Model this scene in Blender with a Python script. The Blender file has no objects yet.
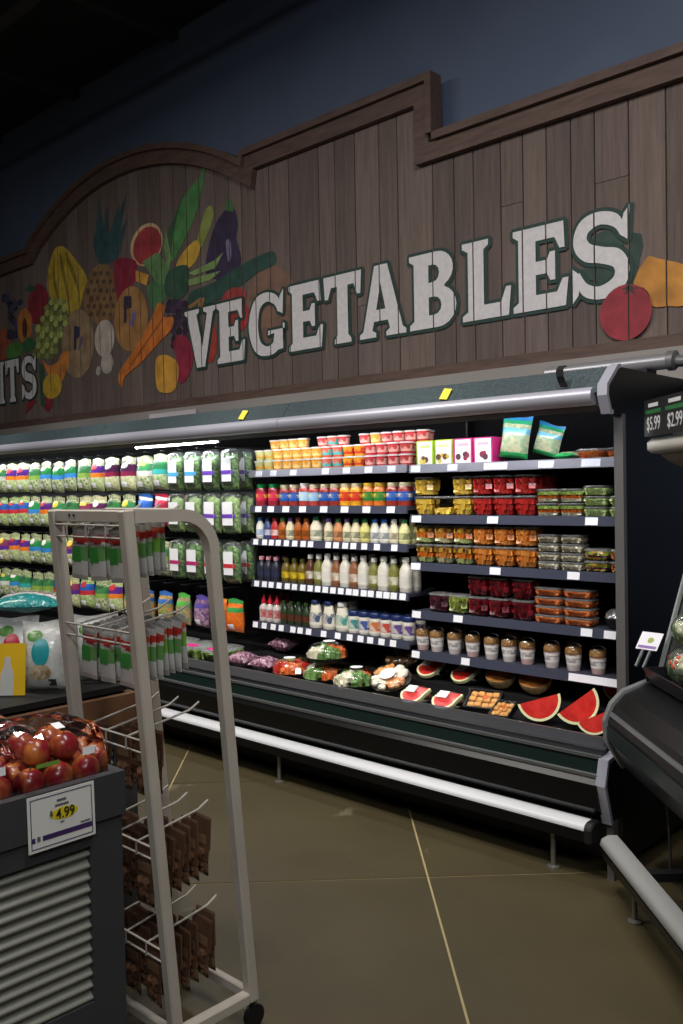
import bpy, bmesh, math, random
from mathutils import Matrix, Vector
from mathutils.geometry import tessellate_polygon
random.seed(7)
scene = bpy.context.scene
COL = scene.collection

# ------------------------------------------------------------------ camera
cam_data = bpy.data.cameras.new('camera')
cam_data.sensor_fit = 'VERTICAL'; cam_data.sensor_height = 36.0
cam_data.lens = 908.7 * 36.0 / 1024.0
cam_data.clip_start = 0.05; cam_data.clip_end = 60
cam = bpy.data.objects.new('camera', cam_data); COL.objects.link(cam)
yaw, pitch, roll = math.radians(43.67), math.radians(-1.596), math.radians(-1.109)
fw = Vector((-math.sin(yaw) * math.cos(pitch), math.cos(yaw) * math.cos(pitch), math.sin(pitch)))
rt = Vector((math.cos(yaw), math.sin(yaw), 0)); up = rt.cross(fw)
rt2 = rt * math.cos(roll) + up * math.sin(roll); up2 = up * math.cos(roll) - rt * math.sin(roll)
m = Matrix((rt2, up2, -fw)).transposed().to_4x4(); m.translation = (0, 0, 1.6)
cam.matrix_world = m
scene.camera = cam

# ------------------------------------------------------------------ world, lights, exposure
world = bpy.data.worlds.new('world'); scene.world = world; world.use_nodes = True
world.node_tree.nodes['Background'].inputs[0].default_value = (0.75, 0.82, 1.0, 1)
world.node_tree.nodes['Background'].inputs[1].default_value = 0.012
vs = scene.view_settings
vs.view_transform = 'Standard'; vs.look = 'None'; vs.gamma = 1.0; vs.use_curve_mapping = False
vs.exposure = 0.0
def area(name, loc, target, sx, sy, power, col=(1, 1, 1), spread=180):
    l = bpy.data.lights.new(name, 'AREA'); l.shape = 'RECTANGLE'; l.size = sx; l.size_y = sy
    l.energy = power; l.color = col; l.spread = math.radians(spread)
    o = bpy.data.objects.new(name, l); COL.objects.link(o); o.location = loc
    o.rotation_euler = (Vector(target) - Vector(loc)).to_track_quat('-Z', 'Y').to_euler()
    return o
# rows of store ceiling lamps over the aisles behind and beside the camera
area('ceiling_lamp_light', (-1.0, 1.5, 4.65), (-1.0, 1.7, 0), 2.4, 0.4, 105, (1.0, 0.95, 0.88))
area('ceiling_lamp_light', (-4.8, 0.6, 4.45), (-4.8, 0.9, 0), 2.4, 0.4, 115, (1.0, 0.95, 0.88))
area('ceiling_lamp_light', (1.6, -1.6, 4.75), (0.4, 0.6, 0.6), 2.4, 0.6, 120, (0.95, 0.97, 1.0))

def spot(loc, target, power, size, col=(1, .97, .92)):
    l = bpy.data.lights.new('track_spot_light', 'SPOT'); l.energy = power; l.color = col; l.spot_size = math.radians(size); l.spot_blend = .7; l.shadow_soft_size = .12
    o = bpy.data.objects.new('track_spot_light', l); COL.objects.link(o); o.location = loc
    o.rotation_euler = (Vector(target) - Vector(loc)).to_track_quat('-Z', 'Y').to_euler()
# ceiling track spots aimed at the refrigerated case
for x_ in (-7.6, -6.2, -4.8, -3.5, -2.2): spot((x_ + .3, .7, 4.7), (x_, 3.62, 1.0), 260, 40)

# ------------------------------------------------------------------ helpers
def lin(c):
    if isinstance(c, str):
        c = c.lstrip('#'); c = [int(c[i:i + 2], 16) for i in (0, 2, 4)]
    return tuple(((v / 255) / 12.92 if v / 255 <= 0.04045 else (((v / 255) + 0.055) / 1.055) ** 2.4) for v in c[:3]) + (1.0,)

class MB:
    def __init__(self): self.v = []; self.f = []; self.mi = []; self.cur = 0
    def add(self, vs_, fs_):
        o = len(self.v); self.v += [tuple(p) for p in vs_]
        for f in fs_: self.f.append(tuple(i + o for i in f)); self.mi.append(self.cur)
        return self
    def box(self, x0, x1, y0, y1, z0, z1, M=None):
        p = [(x0, y0, z0), (x1, y0, z0), (x1, y1, z0), (x0, y1, z0), (x0, y0, z1), (x1, y0, z1), (x1, y1, z1), (x0, y1, z1)]
        if M: p = [M @ Vector(q) for q in p]
        return self.add(p, [(0, 3, 2, 1), (4, 5, 6, 7), (0, 1, 5, 4), (1, 2, 6, 5), (2, 3, 7, 6), (3, 0, 4, 7)])
    def prism(self, poly, a0, a1, axis='x', M=None):
        # poly: 2D outline in the two other axes; x: (y,z)  y: (x,z)  z: (x,y)
        def P(q, a):
            r = {'x': (a, q[0], q[1]), 'y': (q[0], a, q[1]), 'z': (q[0], q[1], a)}[axis]
            return tuple(M @ Vector(r)) if M else r
        n = len(poly); vs_ = [P(q, a0) for q in poly] + [P(q, a1) for q in poly]
        fs_ = [(i, (i + 1) % n, n + (i + 1) % n, n + i) for i in range(n)]
        tris = tessellate_polygon([[Vector((q[0], q[1], 0)) for q in poly]])
        fs_ += [tuple(t) for t in tris] + [tuple(n + i for i in reversed(t)) for t in tris]
        return self.add(vs_, fs_)
    def sheet(self, poly, t, a0, a1):
        # open (y,z) polyline thickened by t and run along x
        off = offset_open(poly, t)
        return self.prism(list(poly) + off[::-1], a0, a1, 'x')
    def lathe(self, prof, n=16, c=(0, 0, 0), sx=1, sy=1, M=None, sq=0):
        vs_ = []; fs_ = []
        for r, z in prof:
            for k in range(n):
                a = 2 * math.pi * (k + .5) / n; ca, sa = math.cos(a), math.sin(a)
                if sq:
                    e = 1 - sq; ca = math.copysign(abs(ca) ** e, ca); sa = math.copysign(abs(sa) ** e, sa)
                p = (c[0] + r * ca * sx, c[1] + r * sa * sy, c[2] + z)
                vs_.append(tuple(M @ Vector(p)) if M else p)
        for j in range(len(prof) - 1):
            for k in range(n):
                a, b = j * n + k, j * n + (k + 1) % n; fs_.append((a, b, b + n, a + n))
        if prof[0][0] > 1e-6: fs_.append(tuple(range(n - 1, -1, -1)))
        if prof[-1][0] > 1e-6: fs_.append(tuple((len(prof) - 1) * n + k for k in range(n)))
        return self.add(vs_, fs_)
    def tube(self, pts, r, n=8, cap=True):
        pts = [Vector(p) for p in pts]; vs_ = []; fs_ = []
        prev = None
        for i, p in enumerate(pts):
            d = (pts[min(i + 1, len(pts) - 1)] - pts[max(i - 1, 0)]).normalized()
            a = prev if prev is not None else (Vector((0, 0, 1)) if abs(d.z) < .9 else Vector((1, 0, 0)))
            u = (a - d * a.dot(d)).normalized(); w = d.cross(u); prev = u
            rr = r[i] if isinstance(r, (list, tuple)) else r
            for k in range(n):
                t = 2 * math.pi * (k + .5) / n; vs_.append(p + (u * math.cos(t) + w * math.sin(t)) * rr)
        for i in range(len(pts) - 1):
            for k in range(n):
                a, b = i * n + k, i * n + (k + 1) % n; fs_.append((a, b, b + n, a + n))
        if cap: fs_ += [tuple(range(n - 1, -1, -1)), tuple((len(pts) - 1) * n + k for k in range(n))]
        return self.add(vs_, fs_)
    def bar(self, p0, p1, w, h=None):
        # square bar between two points
        p0, p1 = Vector(p0), Vector(p1); d = (p1 - p0); L = d.length; d.normalize()
        a = Vector((1, 0, 0)) if abs(d.x) < .7 else Vector((0, 1, 0))
        u = (a - d * a.dot(d)).normalized(); w_ = d.cross(u)
        M = Matrix((u, w_, d)).transposed().to_4x4(); M.translation = p0
        h = h or w
        return self.box(-w / 2, w / 2, -h / 2, h / 2, 0, L, M)
    def mesh(self, name, mats=None, smooth=False, bevel=0):
        me = bpy.data.meshes.new(name); me.from_pydata(self.v, [], self.f)
        for m_ in (mats if isinstance(mats, (list, tuple)) else [mats]): me.materials.append(m_)
        if any(self.mi): me.polygons.foreach_set('material_index', self.mi)
        bm = bmesh.new(); bm.from_mesh(me)
        bmesh.ops.recalc_face_normals(bm, faces=bm.faces)
        if bevel:
            ed = [e for e in bm.edges if len(e.link_faces) == 2 and e.calc_face_angle(0) > .6]
            bmesh.ops.bevel(bm, geom=ed, offset=bevel, segments=1, affect='EDGES', profile=.7)
        bm.to_mesh(me); bm.free()
        if smooth:
            me.polygons.foreach_set('use_smooth', [True] * len(me.polygons))
            try: me.set_sharp_from_angle(angle=math.radians(smooth if smooth is not True else 50))
            except Exception: pass
        me.update(); return me
    def build(self, name, mats, parent=None, smooth=False, bevel=0):
        return link(name, self.mesh(name, mats, smooth, bevel), None, parent)

def offset_open(poly, t):
    out = []
    for i, p in enumerate(poly):
        a = Vector(poly[max(i - 1, 0)]); b = Vector(poly[min(i + 1, len(poly) - 1)]); p = Vector(p)
        d1 = (p - a).normalized() if i > 0 else (b - p).normalized()
        d2 = (b - p).normalized() if i < len(poly) - 1 else d1
        n1 = Vector((-d1.y, d1.x)); n2 = Vector((-d2.y, d2.x)); n = (n1 + n2)
        n = n / max(.35, n.length_squared / 2) if n.length > 1e-6 else n1
        out.append(tuple(p + n * t))
    return out

def link(name, me, mt=None, parent=None, loc=None, rot=None):
    o = bpy.data.objects.new(name, me); COL.objects.link(o)
    if parent is not None: o.parent = parent
    if loc is not None: o.location = loc
    if rot is not None: o.rotation_euler = rot
    if mt is not None:
        for s in o.material_slots: s.link = 'OBJECT'; s.material = mt
    return o
def tag(o, label, cat, group=None):
    o['label'] = label; o['category'] = cat
    if group: o['group'] = group
    return o
def thing(name, label, cat, loc=(0, 0, 0), rot=(0, 0, 0), group=None):
    o = bpy.data.objects.new(name, None); COL.objects.link(o); o.empty_display_size = .05
    o.location = loc; o.rotation_euler = rot
    return tag(o, label, cat, group)
def structure(o): o['kind'] = 'structure'; return o
def place(spec, name, label, cat, loc, rot=(0, 0, 0), group=None, mats=None, scale=None):
    """spec: list of (part name, mesh, parent part name or None); mats overrides by part name"""
    mats = mats or {}
    if len(spec) == 1:
        o = link(name, spec[0][1], mats.get(spec[0][0]), None, loc, rot); tag(o, label, cat, group)
        if scale: o.scale = scale
        return o
    t = thing(name, label, cat, loc, rot, group); made = {}
    if scale: t.scale = scale
    for s in spec:
        made[s[0]] = o = link(s[0], s[1], mats.get(s[0]), made[s[2]] if len(s) > 2 and s[2] else t)
        if len(s) > 3 and s[3]: o['kind'] = s[3]
    return t

# ------------------------------------------------------------------ materials
MC = {}
def newmat(name):
    m_ = bpy.data.materials.new(name); m_.use_nodes = True
    return m_, m_.node_tree.nodes, m_.node_tree.links, m_.node_tree.nodes['Principled BSDF']
def mat(name, col, rough=.5, metal=0.0, noise=0.0, nscale=20.0, bump=0.0, bscale=60.0, spec=.5, col2=None, emit=None, es=0, stretch=None, coat=0):
    if name in MC: return MC[name]
    m_, N, L, B = newmat(name); MC[name] = m_
    c = lin(col); B.inputs['Base Color'].default_value = c
    B.inputs['Roughness'].default_value = rough; B.inputs['Metallic'].default_value = metal
    B.inputs['Specular IOR Level'].default_value = spec
    if coat: B.inputs['Coat Weight'].default_value = coat; B.inputs['Coat Roughness'].default_value = .08
    if emit: B.inputs['Emission Color'].default_value = lin(emit); B.inputs['Emission Strength'].default_value = es
    if noise or bump:
        tc = N.new('ShaderNodeTexCoord'); mp = N.new('ShaderNodeMapping'); L.new(tc.outputs['Object'], mp.inputs[0])
        if stretch: mp.inputs['Scale'].default_value = stretch
    if noise:
        nz = N.new('ShaderNodeTexNoise'); nz.inputs['Scale'].default_value = nscale; nz.inputs['Detail'].default_value = 4
        L.new(mp.outputs[0], nz.inputs['Vector'])
        rp = N.new('ShaderNodeValToRGB'); rp.color_ramp.elements[0].position = .3; rp.color_ramp.elements[1].position = .7
        c2 = lin(col2) if col2 else tuple(min(1, v * (1 + noise)) for v in c[:3]) + (1,)
        c1 = c if col2 else tuple(v * (1 - noise) for v in c[:3]) + (1,)
        rp.color_ramp.elements[0].color = c1; rp.color_ramp.elements[1].color = c2
        L.new(nz.outputs[0], rp.inputs[0]); L.new(rp.outputs[0], B.inputs['Base Color'])
    if bump:
        n2 = N.new('ShaderNodeTexNoise'); n2.inputs['Scale'].default_value = bscale; n2.inputs['Detail'].default_value = 3
        L.new(mp.outputs[0], n2.inputs['Vector'])
        b = N.new('ShaderNodeBump'); b.inputs['Strength'].default_value = bump; b.inputs['Distance'].default_value = .01
        L.new(n2.outputs[0], b.inputs['Height']); L.new(b.outputs[0], B.inputs['Normal'])
    return m_
def clear(name, tint=(250, 252, 252), gloss=.04, rough=.12, haze=0.0):
    """thin clear plastic film or sheet"""
    if name in MC: return MC[name]
    m_ = bpy.data.materials.new(name); m_.use_nodes = True; MC[name] = m_
    N, L = m_.node_tree.nodes, m_.node_tree.links; N.clear()
    out = N.new('ShaderNodeOutputMaterial'); tr = N.new('ShaderNodeBsdfTransparent'); tr.inputs[0].default_value = lin(tint)
    gl = N.new('ShaderNodeBsdfGlossy'); gl.inputs['Roughness'].default_value = rough; gl.inputs[0].default_value = (1, 1, 1, 1)
    fr = N.new('ShaderNodeFresnel'); fr.inputs[0].default_value = 1.18
    ad = N.new('ShaderNodeMath'); ad.operation = 'ADD'; ad.inputs[1].default_value = gloss; ad.use_clamp = True; L.new(fr.outputs[0], ad.inputs[0])
    mx = N.new('ShaderNodeMixShader'); L.new(ad.outputs[0], mx.inputs[0]); L.new(tr.outputs[0], mx.inputs[1]); L.new(gl.outputs[0], mx.inputs[2])
    last = mx
    if haze:
        df = N.new('ShaderNodeBsdfDiffuse'); df.inputs[0].default_value = (.8, .82, .82, 1)
        m2 = N.new('ShaderNodeMixShader'); m2.inputs[0].default_value = haze; L.new(mx.outputs[0], m2.inputs[1]); L.new(df.outputs[0], m2.inputs[2]); last = m2
    L.new(last.outputs[0], out.inputs[0]); return m_
def banded(name, bands, axis='z', fill_a=None, fill_b=None, nscale=70, rough=.25, spec=.5, coat=.3, bump=0, crumple=0):
    """print that changes along the height of a package: bands = [(start height 0..1 of generated box, colour or None)];
    None shows the mottled contents (fill_a / fill_b)"""
    if name in MC: return MC[name]
    m_, N, L, B = newmat(name); MC[name] = m_
    tc = N.new('ShaderNodeTexCoord'); sp = N.new('ShaderNodeSeparateXYZ'); L.new(tc.outputs['Generated'], sp.inputs[0])
    nz = N.new('ShaderNodeTexNoise'); nz.inputs['Scale'].default_value = 7; nz.inputs['Detail'].default_value = 1; L.new(tc.outputs['Generated'], nz.inputs['Vector'])
    ad = N.new('ShaderNodeMath'); ad.operation = 'MULTIPLY_ADD'; ad.inputs[1].default_value = .05; L.new(nz.outputs[0], ad.inputs[0]); L.new(sp.outputs[{'x': 0, 'y': 1, 'z': 2}[axis]], ad.inputs[2])
    rp = N.new('ShaderNodeValToRGB'); rp.color_ramp.interpolation = 'CONSTANT'; cr = rp.color_ramp
    r2 = N.new('ShaderNodeValToRGB'); r2.color_ramp.interpolation = 'CONSTANT'; c2 = r2.color_ramp
    for k, (p, c) in enumerate(bands):
        p = min(1, p + .025) if p > 0 else 0
        e = cr.elements[k] if k < 2 else cr.elements.new(p); e.position = p; e.color = lin(c) if c else (0, 0, 0, 1)
        e2 = c2.elements[k] if k < 2 else c2.elements.new(p); e2.position = p; e2.color = (0, 0, 0, 1) if c else (1, 1, 1, 1)
    if len(bands) == 1:
        cr.elements.remove(cr.elements[1]); c2.elements.remove(c2.elements[1])
    L.new(ad.outputs[0], rp.inputs[0]); L.new(ad.outputs[0], r2.inputs[0]); col = rp.outputs[0]
    if fill_a:
        vz = N.new('ShaderNodeTexVoronoi'); vz.inputs['Scale'].default_value = nscale; L.new(tc.outputs['Object'], vz.inputs['Vector'])
        s2 = N.new('ShaderNodeSeparateColor'); L.new(vz.outputs['Color'], s2.inputs[0])
        r3 = N.new('ShaderNodeValToRGB'); cols = [fill_a, fill_b]
        r3.color_ramp.elements[0].color = lin(fill_a); r3.color_ramp.elements[1].color = lin(fill_b)
        L.new(s2.outputs[0], r3.inputs[0])
        mx = N.new('ShaderNodeMix'); mx.data_type = 'RGBA'
        L.new(r2.outputs[0], mx.inputs[0]); L.new(col, mx.inputs[6]); L.new(r3.outputs[0], mx.inputs[7]); col = mx.outputs[2]
        if bump:
            b = N.new('ShaderNodeBump'); b.inputs['Strength'].default_value = bump; b.inputs['Distance'].default_value = .004
            L.new(s2.outputs[1], b.inputs['Height']); L.new(b.outputs[0], B.inputs['Normal'])
    if crumple:
        nc = N.new('ShaderNodeTexNoise'); nc.inputs['Scale'].default_value = 32; nc.inputs['Detail'].default_value = 2; nc.inputs['Distortion'].default_value = 1.5; L.new(tc.outputs['Object'], nc.inputs['Vector'])
        bc_ = N.new('ShaderNodeBump'); bc_.inputs['Strength'].default_value = crumple; bc_.inputs['Distance'].default_value = .02; L.new(nc.outputs[0], bc_.inputs['Height']); L.new(bc_.outputs[0], B.inputs['Normal'])
    L.new(col, B.inputs['Base Color']); B.inputs['Roughness'].default_value = rough; B.inputs['Specular IOR Level'].default_value = spec
    B.inputs['Coat Weight'].default_value = coat; B.inputs['Coat Roughness'].default_value = .15
    return m_
BLACK = mat('black_enamel', '#0a0b0c', .3, spec=.28)
BLACKM = mat('black_matte', '#0b0b0d', .6)
DGREEN = mat('dark_green_enamel', '#13201d', .3)
SILVER = mat('brushed_aluminium', '#b6b6c4', .38, .45)
GREYP = mat('grey_paint', '#5c5a5b', .45)
WHITE = mat('white_paper', '#e9e9ec', .6)
WHITEP = mat('white_plastic', '#e2e2e4', .35)
CLEAR = clear('clear_plastic')
CLEARH = clear('clear_plastic_hazy', gloss=.05, rough=.2, haze=.03)
# ------------------------------------------------------------------ room
def wall_mat():
    return mat('blue_wall_paint', '#55627b', .75, noise=.05, nscale=3, bump=.05, bscale=120)
WALL_Y = 4.45
structure(MB().box(-14, 4, WALL_Y, WALL_Y + .15, 0, 5.25).build('wall_back', wall_mat()))
structure(MB().box(-14, 4, 4.318, WALL_Y - .001, 2.07, 2.2475).build('trim_1', mat('pale_wall_trim', '#918c89', .6)))
ceil = structure(MB().box(-14, 4, -5, WALL_Y + .15, 5.25, 5.35).build('ceiling', mat('black_ceiling_paint', '#17181b', .8)))
STEEL = mat('dark_steel', '#2a2b2d', .6)
def truss(y):
    b = MB(); b.box(-14, 4, y - .05, y + .05, 4.86, 4.90); b.box(-14, 4, y - .05, y + .05, 5.2, 5.25)
    n = 60
    for k in range(n):
        x = -14 + 18 * k / n; x2 = x + 9.0 / n
        b.bar((x, y, 4.88), (x2, y, 5.22), .022); b.bar((x2, y, 5.22), (x2 + 9.0 / n, y, 4.88), .022)
    b.build('roof_truss', STEEL, ceil)
for y in (3.05, 1.2, -.8): truss(y)
for k in range(12):
    MB().box(-13.5 + 1.5 * k, -13.42 + 1.5 * k, -5, WALL_Y - .01, 5.17, 5.25).build('joist', STEEL, ceil)

def floor_mat():
    if 'concrete' in MC: return MC['concrete']
    m_, N, L, B = newmat('concrete'); MC['concrete'] = m_
    ge = N.new('ShaderNodeNewGeometry')
    n1 = N.new('ShaderNodeTexNoise'); n1.inputs['Scale'].default_value = 1.3; n1.inputs['Detail'].default_value = 6; n1.inputs['Roughness'].default_value = .65; L.new(ge.outputs['Position'], n1.inputs['Vector'])
    r1 = N.new('ShaderNodeValToRGB'); r1.color_ramp.elements[0].position = .3; r1.color_ramp.elements[1].position = .75
    r1.color_ramp.elements[0].color = lin('#443d2a'); r1.color_ramp.elements[1].color = lin('#544b35'); L.new(n1.outputs[0], r1.inputs[0])
    n2 = N.new('ShaderNodeTexNoise'); n2.inputs['Scale'].default_value = 2.1; n2.inputs['Detail'].default_value = 8; n2.inputs['Roughness'].default_value = .7; n2.inputs['Distortion'].default_value = .6; L.new(ge.outputs['Position'], n2.inputs['Vector'])
    r2 = N.new('ShaderNodeValToRGB'); r2.color_ramp.elements[0].position = .63; r2.color_ramp.elements[1].position = .66; L.new(n2.outputs[0], r2.inputs[0])
    mx = N.new('ShaderNodeMix'); mx.data_type = 'RGBA'; mu = N.new('ShaderNodeMath'); mu.operation = 'MULTIPLY'; mu.inputs[1].default_value = .45; L.new(r2.outputs[0], mu.inputs[0])
    L.new(mu.outputs[0], mx.inputs[0]); L.new(r1.outputs[0], mx.inputs[6]); mx.inputs[7].default_value = lin('#7f775f')
    L.new(mx.outputs[2], B.inputs['Base Color'])
    B.inputs['Roughness'].default_value = .42; B.inputs['Specular IOR Level'].default_value = .35
    return m_
floor = structure(MB().box(-14, 4, -5, WALL_Y + .15, -.12, -.003).build('floor', mat('joint_filler', '#a4946a', .6)))
s2 = math.sqrt(.5); gap = .0045
P0, PP, Q0, QQ = .409, 1.25, -3.66, 1.276
for i in range(-8, 4):
    for j in range(-6, 7):
        p0, p1 = P0 + PP * i + gap, P0 + PP * (i + 1) - gap
        q0, q1 = Q0 + QQ * j + gap, Q0 + QQ * (j + 1) - gap
        pts = [((p + q) * s2, (p - q) * s2) for p, q in ((p0, q0), (p1, q0), (p1, q1), (p0, q1))]
        cx = sum(p[0] for p in pts) / 4; cy = sum(p[1] for p in pts) / 4
        if not (-9.5 < cx < 2.5 and -1.8 < cy < WALL_Y + .6): continue
        bm = bmesh.new()
        vs_ = [bm.verts.new((p[0], p[1], z)) for z in (-.1, 0) for p in pts]
        for f in ((3, 2, 1, 0), (4, 5, 6, 7), (0, 1, 5, 4), (1, 2, 6, 5), (2, 3, 7, 6), (3, 0, 4, 7)): bm.faces.new([vs_[k] for k in f])
        g = bm.verts[:] + bm.edges[:] + bm.faces[:]
        bmesh.ops.bisect_plane(bm, geom=g, plane_co=(0, WALL_Y - .002, 0), plane_no=(0, 1, 0), clear_outer=True)
        bmesh.ops.recalc_face_normals(bm, faces=bm.faces)
        if len(bm.faces) > 3:
            me = bpy.data.meshes.new('slab'); bm.to_mesh(me); me.materials.append(floor_mat()); link('slab', me, None, floor)
        bm.free()
# ------------------------------------------------------------------ painted sign board
SY = 4.35
board = thing('sign_board', 'long brown plank sign board with painted produce and white lettering, arched top', 'sign', (-5, SY + .04, 2.24))
board_off = Vector((5, -(SY + .04), -2.24))
def bpart(name, me):
    o = link(name, me, None, board); o.matrix_parent_inverse = Matrix.Translation(board_off); return o
def arch(x):
    cx, hw, zb, rise = -6.62, 1.58, 3.97, .43
    if abs(x - cx) >= hw: return None
    R = (hw * hw + rise * rise) / (2 * rise); return zb + math.sqrt(R * R - (x - cx) ** 2) - (R - rise)
def outline(x):
    a = arch(x)
    if a: return a
    if x <= -8.2: return 3.94
    return 4.02 if x < -3.30 else 3.665
def wood(i):
    k = i % 6
    cols = ['#6d5e5a', '#655853', '#74655f', '#6a5c56', '#625551', '#716360']
    nm = f'weathered_plank_{k}'
    if nm in MC: return MC[nm]
    m_, N, L, B = newmat(nm); MC[nm] = m_
    ge = N.new('ShaderNodeNewGeometry'); mp = N.new('ShaderNodeMapping'); mp.inputs['Scale'].default_value = (22, 22, 1.2); mp.inputs['Location'].default_value = (k * 3.1, 0, k * 1.7)
    L.new(ge.outputs['Position'], mp.inputs[0])
    nz = N.new('ShaderNodeTexNoise'); nz.inputs['Scale'].default_value = 2.2; nz.inputs['Detail'].default_value = 7; nz.inputs['Roughness'].default_value = .7; L.new(mp.outputs[0], nz.inputs['Vector'])
    rp = N.new('ShaderNodeValToRGB'); c = lin(cols[k]); rp.color_ramp.elements[0].position = .25; rp.color_ramp.elements[1].position = .75
    rp.color_ramp.elements[0].color = tuple(v * .62 for v in c[:3]) + (1,); rp.color_ramp.elements[1].color = tuple(v * 1.3 for v in c[:3]) + (1,)
    L.new(nz.outputs[0], rp.inputs[0]); L.new(rp.outputs[0], B.inputs['Base Color']); B.inputs['Roughness'].default_value = .75
    b = N.new('ShaderNodeBump'); b.inputs['Strength'].default_value = .25; b.inputs['Distance'].default_value = .004; L.new(nz.outputs[0], b.inputs['Height']); L.new(b.outputs[0], B.inputs['Normal'])
    return m_
joints = [-5.10, -4.947, -4.799, -4.596, -4.306, -4.156, -3.977, -3.772, -3.622, -3.35, -3.195, -3.058, -2.874, -2.729, -2.583, -2.437, -2.30, -2.113, -1.921]
rj = random.Random(3)
x = joints[-1]
while x < .5: x += rj.uniform(.14, .21); joints.append(round(x, 3))
x = joints[0]; pre = []
while x > -11: x -= rj.uniform(.13, .19); pre.append(round(x, 3))
joints = pre[::-1] + joints
GAP = .0042
FILL = mat('plank_joint_dark', '#3a2318', .9)
# dark backing board seen in the joints, in steps that follow the top edge
bk = MB(); n = 0
xs_ = [joints[0]] + [-8.2 + .1 * k for k in range(0, 32)] + [-5.05, -3.31, -3.30, joints[-1]]
poly = [(a, outline(a) - .05) for a in xs_]; poly = [(joints[-1], 2.25), (joints[0], 2.25)] + poly
bk.prism(poly, SY + .012, SY + .04, 'y'); bpart('backing', bk.mesh('backing', FILL))
for i in range(len(joints) - 1):
    a, b = joints[i] + GAP, joints[i + 1] - GAP
    top = [(b - (b - a) * t, outline(b - (b - a) * t) - .05) for t in (0, .33, .66, 1)]
    if joints[i] < -3.3 < joints[i + 1]: top = [(b, 3.6), (-3.31, 3.6), (-3.312, 3.97), (a, 3.97)]
    dy = rj.uniform(-.0006, .0006)
    cuts = [2.26]
    r = rj.random()
    if r < .3: cuts.append(rj.uniform(2.5, 3.3))
    cuts.append(None)
    for c in range(len(cuts) - 1):
        z0 = cuts[c] + (0.0015 if c else 0)
        pl_ = [(a, z0), (b, z0)] + (top if cuts[c + 1] is None else [(b, cuts[c + 1] - .0015), (a, cuts[c + 1] - .0015)])
        bpart('plank', MB().prism(pl_, SY + dy, SY + .014, 'y').mesh('plank', wood(i * 5 + c * 3 + int(r * 7))))
TRIM = mat('brown_trim_wood', '#5b4740', .6, noise=.25, nscale=6, stretch=(1, 8, 8), bump=.1)
def trim_run(name, path, w_out, w_in, y0, y1):
    """moulding whose face follows a path in the plane of the board, from offset w_out to w_in below it"""
    o1 = offset_open(path, -w_out); o2 = offset_open(path, -w_in)
    b = MB(); b.prism(o1 + o2[::-1], y0, y1, 'y'); bpart(name, b.mesh(name, TRIM))
arc = [(-8.2 + 3.15 * k / 30, arch(-8.199 + 3.157 * k / 30) or 3.97) for k in range(31)]
path = [(-11, 3.94), (-8.2, 3.94)] + arc[1:] + [(-5.04, 4.02), (-3.30, 4.02)] + [(-3.30, 3.665), (.5, 3.665)]
path[0 + 1] = (-8.22, 3.94)
p_l = [p for p in path if p[0] <= -3.30 and p[1] > 3.7]
trim_run('top_moulding', p_l, -.0, .045, SY - .075, SY + .03)
trim_run('inner_moulding', p_l, .045, .15, SY - .045, SY + .03)
bpart('top_moulding', MB().box(-3.3447, -3.2995, SY - .0755, SY + .029, 3.6645, 4.0205).mesh('top_moulding', TRIM))
bpart('inner_moulding', MB().box(-3.45, -3.345, SY - .045, SY + .03, 3.515, 3.87).mesh('inner_moulding', TRIM))
bpart('top_moulding', MB().box(-3.30, .5, SY - .075, SY + .03, 3.62, 3.665).mesh('top_moulding', TRIM))
bpart('inner_moulding', MB().box(-3.345, .5, SY - .045, SY + .03, 3.515, 3.62).mesh('inner_moulding', TRIM))
bpart('bottom_moulding', MB().box(-11, .5, SY - .02, SY + .03, 2.248, 2.31).mesh('bottom_moulding', TRIM))

# ---- paint: thin skins cut at every plank joint
PN = [0]
def paint(name, loops_list, layer, mt, label=None, kind=None):
    """loops_list: list of [outer, hole, hole...] outlines in (x, z) metres on the board"""
    PN[0] += 1; bm = bmesh.new(); y = SY - .0012 - .0006 * layer - .000006 * PN[0]
    for li, loops in enumerate(loops_list):
        y -= .000006 if len(loops_list) > 8 else .000006
        flat = [p for lp in loops for p in lp]
        tr = tessellate_polygon([[Vector((p[0], p[1], 0)) for p in lp] for lp in loops])
        vv = [bm.verts.new((p[0], y, p[1])) for p in flat]
        for t in tr:
            if len(set(t)) == 3:
                try: bm.faces.new([vv[k] for k in t])
                except ValueError: pass
    xs = [v.co.x for v in bm.verts]
    for j in joints:
        if min(xs) < j < max(xs):
            for e in (j - GAP, j + GAP):
                bmesh.ops.bisect_plane(bm, geom=bm.verts[:] + bm.edges[:] + bm.faces[:], plane_co=(e, 0, 0), plane_no=(1, 0, 0))
            bmesh.ops.delete(bm, geom=[f for f in bm.faces if j - GAP < f.calc_center_median().x < j + GAP], context='FACES')
    for f in bm.faces:
        if f.normal.y > 0: f.normal_flip()
    me = bpy.data.meshes.new(name); bm.to_mesh(me); bm.free(); me.materials.append(mt)
    o = bpart(name, me)
    if label: o['label'] = label
    elif len(loops_list) > 3 and 'letter' not in name: o['kind'] = 'stuff'
    return o
def ell(cx, cz, rx, rz, n=28, tilt=0):
    out = []
    for k in range(n):
        a = 2 * math.pi * k / n; u, v = rx * math.cos(a), rz * math.sin(a)
        out.append((cx + u * math.cos(tilt) - v * math.sin(tilt), cz + u * math.sin(tilt) + v * math.cos(tilt)))
    return out
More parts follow.
